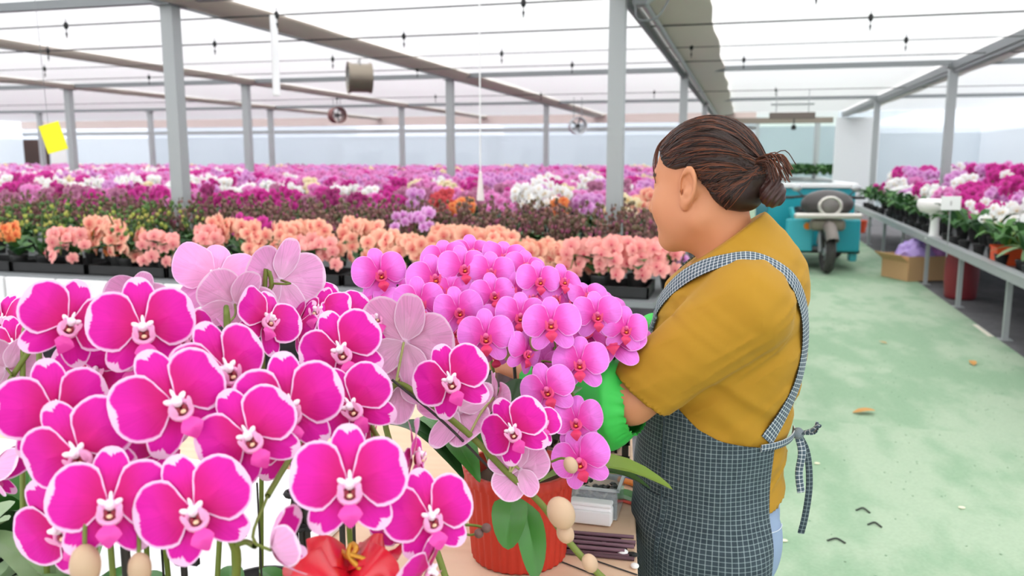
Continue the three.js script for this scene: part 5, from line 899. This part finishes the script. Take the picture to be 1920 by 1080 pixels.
// ---------------------------------------------------------------- cargo tricycle on the carpet
{
  const p = spotY(1549, 514, 0), o = thing('cargo_tricycle', 'turquoise three-wheeled cargo trike parked on the green carpet', 'tricycle', V(p.x, 0.0085, p.z - 0.02)); o.rotation.y = 0.12;
  const tq = mat('#1f9fac', 0.35, { clearcoat: 0.3 }), tq2 = mat('#3fb9c6', 0.35, { clearcoat: 0.3 }), chrome = mat('#d8d4ca', 0.25, { metalness: 0.6 }), rubber = mat('#3a3836', 0.85);
  const wheel = (x, y, z, r, t) => { const w = part(o, 'wheel', new THREE.TorusGeometry(r - t, t, 12, 36).rotateY(PI / 2).translate(x, y, z), rubber); part(w, 'rim', merge([new THREE.CylinderGeometry(r - t * 1.5, r - t * 1.5, t * 0.9, 28, 1, true).rotateZ(PI / 2).translate(x, y, z), new THREE.CylinderGeometry(0.05, 0.05, t * 1.6, 14).rotateZ(PI / 2).translate(x, y, z), ...[0, 1, 2, 3].map((k) => box(t * 0.5, (r - t * 1.3) * 2, 0.02).rotateX(k * PI / 4).translate(x, y, z))]), M.galv); };
  wheel(0, 0.27, 0, 0.27, 0.06); wheel(-0.5, 0.27, -1.75, 0.27, 0.055); wheel(0.5, 0.27, -1.75, 0.27, 0.055);
  part(o, 'front_mudguard', new THREE.TorusGeometry(0.31, 0.085, 8, 20, PI * 0.75).scale(1, 1, 0.9).rotateZ(0.25).rotateY(PI / 2).translate(0, 0.27, 0).scale(1, 1, 1), mat('#7f7770', 0.5));
  part(o, 'fork', merge([bar(V(-0.09, 0.27, 0), V(-0.08, 0.72, -0.14), 0.022), bar(V(0.09, 0.27, 0), V(0.08, 0.72, -0.14), 0.022), box(0.24, 0.05, 0.08, 0, 0.68, -0.12)]), M.galvDark);
  part(o, 'crash_bar', merge([rbox(0.82, 0.075, 0.06, -0.02, 0.72, 0.02, 0.03), bar(V(-0.3, 0.72, 0), V(-0.25, 0.72, -0.3), 0.02), bar(V(0.3, 0.72, 0), V(0.25, 0.72, -0.3), 0.02)]), chrome);
  const hd = part(o, 'headlamp_cowl', new THREE.SphereGeometry(0.24, 24, 16).scale(1.35, 0.75, 0.8).translate(0, 0.86, -0.16), mat('#4a4644', 0.4)); part(hd, 'headlamp_ring', new THREE.TorusGeometry(0.13, 0.022, 10, 28).scale(1, 0.85, 1).translate(0, 0.84, 0.02), chrome); part(hd, 'headlamp_glass', new THREE.SphereGeometry(0.12, 18, 12).scale(1, 0.85, 0.35).translate(0, 0.84, 0.01), mat('#77726d', 0.15));
  part(o, 'lower_cowl', rbox(0.42, 0.14, 0.2, 0, 0.6, -0.1, 0.05), mat('#75705f', 0.5));
  part(o, 'handlebar', merge([tube([V(-0.42, 0.93, -0.38), V(-0.22, 0.95, -0.26), V(0, 0.9, -0.2), V(0.22, 0.95, -0.26), V(0.42, 0.93, -0.38)], 0.017, 24, 8), cyl(0.02, 0.02, 0.14).rotateZ(PI / 2).translate(-0.44, 0.93, -0.39), cyl(0.02, 0.02, 0.14).rotateZ(PI / 2).translate(0.44, 0.93, -0.39)]), M.dark);
  for (const s of [-1, 1]) { const m = part(o, 'mirror', new THREE.SphereGeometry(0.06, 14, 10).scale(1.1, 0.8, 0.35).translate(s * 0.36, 1.06, -0.26), mat('#bfc2c2', 0.2, { metalness: 0.6 })); part(m, 'mirror_stem', bar(V(s * 0.26, 0.94, -0.27), V(s * 0.36, 1.03, -0.27), 0.008), M.dark); }
  part(o, 'indicator', bar(V(-0.46, 0.82, -0.02), V(-0.42, 0.68, -0.02), 0.03, 10), tq2);
  for (const s of [-1, 1]) part(o, 'leg_shield', rbox(0.34, 0.42, 0.05, s * 0.29, 0.45, -0.32, 0.03), s < 0 ? tq2 : tq);
  part(o, 'reflector', cyl(0.045, 0.045, 0.02).rotateX(PI / 2).translate(-0.2, 0.57, -0.285), mat('#f08a1c', 0.4));
  part(o, 'footboard', rbox(0.95, 0.05, 0.75, 0, 0.24, -0.7, 0.02), M.dark); part(o, 'seat', rbox(0.5, 0.12, 0.36, 0, 0.72, -0.92, 0.05), M.black); part(o, 'seat_box', rbox(0.46, 0.4, 0.34, 0, 0.46, -0.92, 0.03), tq);
  part(o, 'cargo_box', merge([box(1.12, 0.62, 0.03, 0, 0.72, -1.15), box(1.12, 0.42, 0.03, 0, 0.62, -2.35), box(0.03, 0.62, 1.2, -0.56, 0.72, -1.75), box(0.03, 0.62, 1.2, 0.56, 0.72, -1.75), box(1.12, 0.04, 1.2, 0, 0.42, -1.75)]), tq);
  part(o, 'top_rim', merge([rbox(1.18, 0.07, 0.07, 0, 1.06, -1.13, 0.02), rbox(0.07, 0.07, 1.25, -0.57, 1.06, -1.75, 0.02), rbox(0.07, 0.07, 1.25, 0.57, 1.06, -1.75, 0.02)]), M.white);
  for (const s of [-1, 1]) part(o, 'side_step', rbox(0.1, 0.2, 0.14, s * 0.42, 0.2, -0.5, 0.03), tq2);
  part(o, 'axle', bar(V(-0.5, 0.27, -1.75), V(0.5, 0.27, -1.75), 0.03), M.black);
}
// ---------------------------------------------------------------- under and on the aisle-side bench
{
  const c = spotY(1705, 527, 0), o = thing('cardboard_box', 'open cardboard box full of purple plastic bags under the side bench', 'box', V(c.x + 0.12, 0.0, c.z - 0.25)); o.position.y = 0.009; o.rotation.y = 0.45;
  const cb = mat('#c79f72', 0.85), W = 0.6, D = 0.5, H = 0.29;
  part(o, 'side', box(W, H, 0.01, 0, H / 2, D / 2), cb); part(o, 'side', box(W, H, 0.01, 0, H / 2, -D / 2), cb); part(o, 'side', box(0.01, H, D, W / 2, H / 2, 0), cb); part(o, 'side', box(0.01, H, D, -W / 2, H / 2, 0), cb); part(o, 'bottom', box(W, 0.008, D, 0, 0.004, 0), cb); part(o, 'flap', box(0.008, 0.16, D, 0, 0, 0).rotateZ(0.9).translate(-W / 2 - 0.05, H - 0.03, 0), cb);
  const b = new THREE.IcosahedronGeometry(1, 4), p = b.attributes.position; for (let i = 0; i < p.count; i++) { const x = p.getX(i), y = p.getY(i), z = p.getZ(i), k = 0.72 + 0.5 * noise2(x * 2.3 + z * 1.9 + 5, y * 2.6 - z * 2.1 + 3); p.setXYZ(i, x * k, y * k, z * k); } b.computeVertexNormals();
  [['pale lilac plastic bag bulging from the cardboard box', '#c3a6ea', -0.05, 0.02, 1], ['pink purple plastic bag lowest in the cardboard box', '#d58fdc', 0.14, 0.06, 0.8], ['mauve plastic bag at the rear of the cardboard box', '#b48fe0', 0.02, -0.12, 0.85]].forEach(([l, col, x, z, s], i) => { const q = V(x, 0.285, z).applyAxisAngle(V(0, 1, 0), 0.45).add(o.position), m = solo('plastic_bag', b.clone().scale(0.23 * s, 0.19 * s, 0.21 * s).rotateY(i * 2), mat(col, 0.45, { transmission: 0.25, thickness: 0 }), l, 'bag'); m.position.copy(q); });
  const d = spotY(1804, 562, 0), k = thing('barrel', 'dark red plastic barrel standing beside the cardboard box', 'barrel', V(d.x, 0.0, d.z - 0.1)); part(k, 'drum', new THREE.LatheGeometry([[0.001, 0], [0.135, 0], [0.15, 0.02], [0.165, 0.22], [0.16, 0.42], [0.15, 0.46], [0.158, 0.465], [0.158, 0.48], [0.14, 0.48], [0.001, 0.475]].map(([x, y]) => new THREE.Vector2(x, y)), 32), mat('#7a1d26', 0.5)); part(k, 'rim', new THREE.TorusGeometry(0.152, 0.01, 8, 32).rotateX(PI / 2).translate(0, 0.48, 0), mat('#4a1218', 0.5));
  const w = spotY(1762, 448, SIDE), pd = thing('pedestal_bowl', 'white pedestal bowl standing on the side bench rail', 'bowl', V(2.06, SIDEY, w.z)); part(pd, 'stem', new THREE.LatheGeometry([[0.001, 0], [0.09, 0], [0.085, 0.02], [0.05, 0.05], [0.045, 0.2], [0.07, 0.3]].map(([x, y]) => new THREE.Vector2(x, y)), 24), M.white); part(pd, 'bowl', new THREE.LatheGeometry([[0.06, 0.28], [0.16, 0.31], [0.195, 0.37], [0.19, 0.42], [0.17, 0.445], [0.001, 0.45]].map(([x, y]) => new THREE.Vector2(x, y)), 28), mat('#f6efee', 0.5));
  const sg = spotZ(1783, 381, -8.4), s = thing('price_card', 'white card on a stick among the side bench orchids', 'sign', V(sg.x, SIDEY, -8.4)); part(s, 'card', rbox(0.17, 0.125, 0.006, 0, sg.y - SIDEY, 0, 0.003), M.white); part(s, 'stick', bar(V(0, 0, -0.006), V(0, sg.y - SIDEY, -0.006), 0.005), M.galv); part(s, 'mark', box(0.014, 0.04, 0.001, 0.0, sg.y - SIDEY, 0.0045), mat('#b8b4b4', 0.7)); s.rotation.y = 0.1;
  const og = spotY(1895, 497, SIDE), pl = thing('orange_planter', 'orange plastic planter of green strap leaves on the side bench', 'planter', V(og.x + 0.06, SIDEY, og.z - 0.1)); const wl = mat('#e0521c', 0.5); part(pl, 'trough', merge([rbox(0.34, 0.15, 0.012, 0, 0.075, 0.09, 0.004), rbox(0.34, 0.15, 0.012, 0, 0.075, -0.09, 0.004), rbox(0.012, 0.15, 0.19, 0.165, 0.075, 0, 0.004), rbox(0.012, 0.15, 0.19, -0.165, 0.075, 0, 0.004), box(0.33, 0.01, 0.18, 0, 0.006, 0)]), wl); part(pl, 'rim', merge([rbox(0.36, 0.02, 0.02, 0, 0.15, 0.095, 0.006), rbox(0.36, 0.02, 0.02, 0, 0.15, -0.095, 0.006)]), wl); const r = seeded(8); for (let i = 0; i < 16; i++) addLeaf(pl, V(R(-0.12, 0.12, r), 0.1, R(-0.05, 0.05, r)), R(0, 6.28, r), R(0.7, 1.3, r), R(0.8, 1.1, r), [M.leaf, M.leafOlive][i % 2], 3);
  const cl = thing('pale_strap_plant', 'pale green strap-leaved plant beside the orange planter', 'plant', V(og.x + 0.1, SIDEY, og.z + 0.2)); part(cl, 'pot', potSmall, M.potBlack); for (let i = 0; i < 9; i++) addLeaf(cl, V(0, 0.09, 0), i * 0.7, R(0.2, 0.6, r), 1.0, M.leafPale, 3);
  const rb = spotY(1612, 436, 0), rd = thing('red_bucket', 'small orange red bucket beside the parked trike', 'bucket', V(rb.x, 0.0, rb.z)); part(rd, 'pail', potGeometry(0.1, 0.13, 0.24), mat('#d8502c', 0.5)); part(rd, 'bail', new THREE.TorusGeometry(0.12, 0.006, 6, 20, PI).translate(0, 0.23, 0), M.galv);
}
// ---------------------------------------------------------------- litter on the carpet
{
  const dry = mat('#c8924e', 0.85), at = (x, y) => { const p = spotY(x, y, 0.008); return V(p.x, 0.012, p.z); };
  [[1598, 775, 0.7, 'curled brown dead leaf in the middle of the carpet'], [1826, 686, 0.55, 'flat brown dead leaf near the carpet edge'], [1664, 645, 0.35, 'small brown dead leaf beyond the middle one']].forEach(([x, y, s, l], i) => { const m = solo('dead_leaf', LEAVES[2].clone().scale(s, s * 0.4, s * 1.1), dry, l, 'leaf'); m.position.copy(at(x, y)); m.rotation.y = i * 1.3 + 0.2; });
  const pale = mat('#eae6c8', 0.8); [[1532, 870, 'pale petal scrap by the apron ties'], [1803, 953, 'pale petal scrap low on the carpet'], [1470, 1015, 'pale petal scrap under the apron ties']].forEach(([x, y, l]) => { const m = solo('petal_scrap', new THREE.IcosahedronGeometry(0.012, 1).scale(1.2, 0.3, 0.9), pale, l, 'scrap'); m.position.copy(at(x, y)); });
  [[1640, 985, 26, 'black curl of wire on the carpet'], [1568, 1015, 34, 'black twig nearest the apron on the carpet'], [1618, 958, 26, 'thin black twig above the wire curl']].forEach(([x, y, w, l]) => { const a = at(x - w / 2, y), b = at(x, y - 4), c = at(x + w / 2, y + 5); const m = solo('black_twig', tube([a, b, c], 0.0035, 10, 5), M.black, l, 'twig'); });
  const rb = spotY(1884, 622, 0.008); solo('white_strip', rbox(0.04, 0.006, 0.5, 0, 0, 0, 0.002), M.cream, 'short white strip along the carpet edge', 'strip').position.set(2.0, 0.0105, rb.z);
  const r = seeded(31), n = 240, im = new THREE.InstancedMesh(new THREE.IcosahedronGeometry(1, 0), mat('#7c9a7c', 0.9), n), m4 = new THREE.Matrix4(); for (let i = 0; i < n; i++) im.setMatrixAt(i, m4.compose(V(R(0.2, 1.95, r), 0.0085, R(-8, -2.2, r)), new THREE.Quaternion().setFromEuler(new THREE.Euler(0, r() * 6, 0)), V(R(0.002, 0.008, r), 0.0015, R(0.002, 0.006, r)))); im.name = 'carpet_grit'; scene.add(im); tag(im, 'fine grit and crumbs scattered on the green carpet', 'grit', null, 'stuff');
}
// ---------------------------------------------------------------- outside and beyond the doorway
{
  struct('ground', box(140, 0.1, 90, 0, -0.16, -45), mat('#8d9296', 0.95), 'grey yard outside the film walls', 'ground');
  [[-22, 9, 2.9, '#9aa3ad'], [-13.5, 6.5, 2.4, '#b9c0c6'], [-6, 7, 2.8, '#aeb6be'], [9, 9, 2.6, '#a8b0b9']].forEach(([x, w, h, c], i) => { const o = thing('low_building', `hazy pale block seen through the film wall, ${['outermost', 'second', 'third beside the doorway', 'behind the side bench'][i]}`, 'building', V(x, -0.11, BACK - 9)); part(o, 'walls', box(w, h, 3, 0, h / 2, 0), mat(c, 0.9)); part(o, 'roof', box(w + 0.3, 0.12, 3.3, 0, h + 0.06, 0), mat('#c8cdd1', 0.8)); for (let k = 0; k < 3; k++) { const wd = part(o, 'window', box(1.1, 0.9, 0.05, (k - 1) * w / 3.2, h * 0.55, 1.51), mat('#6f7f90', 0.3)); } });
  // the next house beyond the doorway
  struct('floor_beyond', box(6, 0.06, 12, 1.6, -0.052, BACK - 5.9), mat('#9fc2a6', 0.95), 'green floor of the next house', 'floor'); struct('ceiling_beyond', box(6, 0.01, 12, 1.6, 2.75, BACK - 6), M.film, 'white roof of the next house', 'ceiling'); struct('wall_beyond', box(6, 2.8, 0.05, 1.6, 1.35, BACK - 12), mat('#a9b4ba', 0.8), 'grey end wall of the next house', 'wall');
  for (const [x, z] of [[0.4, -29], [2.2, -29], [0.4, -33], [2.6, -33]]) { const o = thing('far_post', 'slim grey post in the next house beyond the doorway', 'post', V(x, -0.022, z), 'posts of the next house'); part(o, 'shaft', box(0.1, 2.75, 0.1, 0, 1.375, 0), M.galv); }
  const o = thing('far_bench', 'bench of green plants in the next house beyond the doorway', 'bench', V(1.7, -0.022, -30)); part(o, 'bench_top', box(2.2, 0.05, 5, 0, 0.75, 0), M.galv); for (const x of [-0.9, 0.9]) for (const z of [-2.2, 2.2]) part(o, 'leg', box(0.06, 0.73, 0.06, x, 0.365, z), M.galv);
  const r = seeded(66), n = 120, im = new THREE.InstancedMesh(FOL[1], plainVC, n), m4 = new THREE.Matrix4(); for (let i = 0; i < n; i++) im.setMatrixAt(i, m4.compose(V(R(0.7, 2.7, r), 0.66, R(-32.3, -27.7, r)), new THREE.Quaternion().setFromEuler(new THREE.Euler(0, r() * 6, 0)), V(1.5, 2.6, 1.5))); im.name = 'far_greenery'; scene.add(im); tag(im, 'green foliage on the bench beyond the doorway', 'foliage', null, 'stuff');
  const wp = thing('white_crate', 'bright white crate on the bench beyond the doorway', 'crate', V(0.95, 0.754, -27.8)); part(wp, 'case', rbox(0.5, 0.45, 0.4, 0, 0.225, 0, 0.03), M.white); part(wp, 'lid', rbox(0.54, 0.05, 0.44, 0, 0.475, 0, 0.02), M.white);
}
renderer.render(scene, camera);
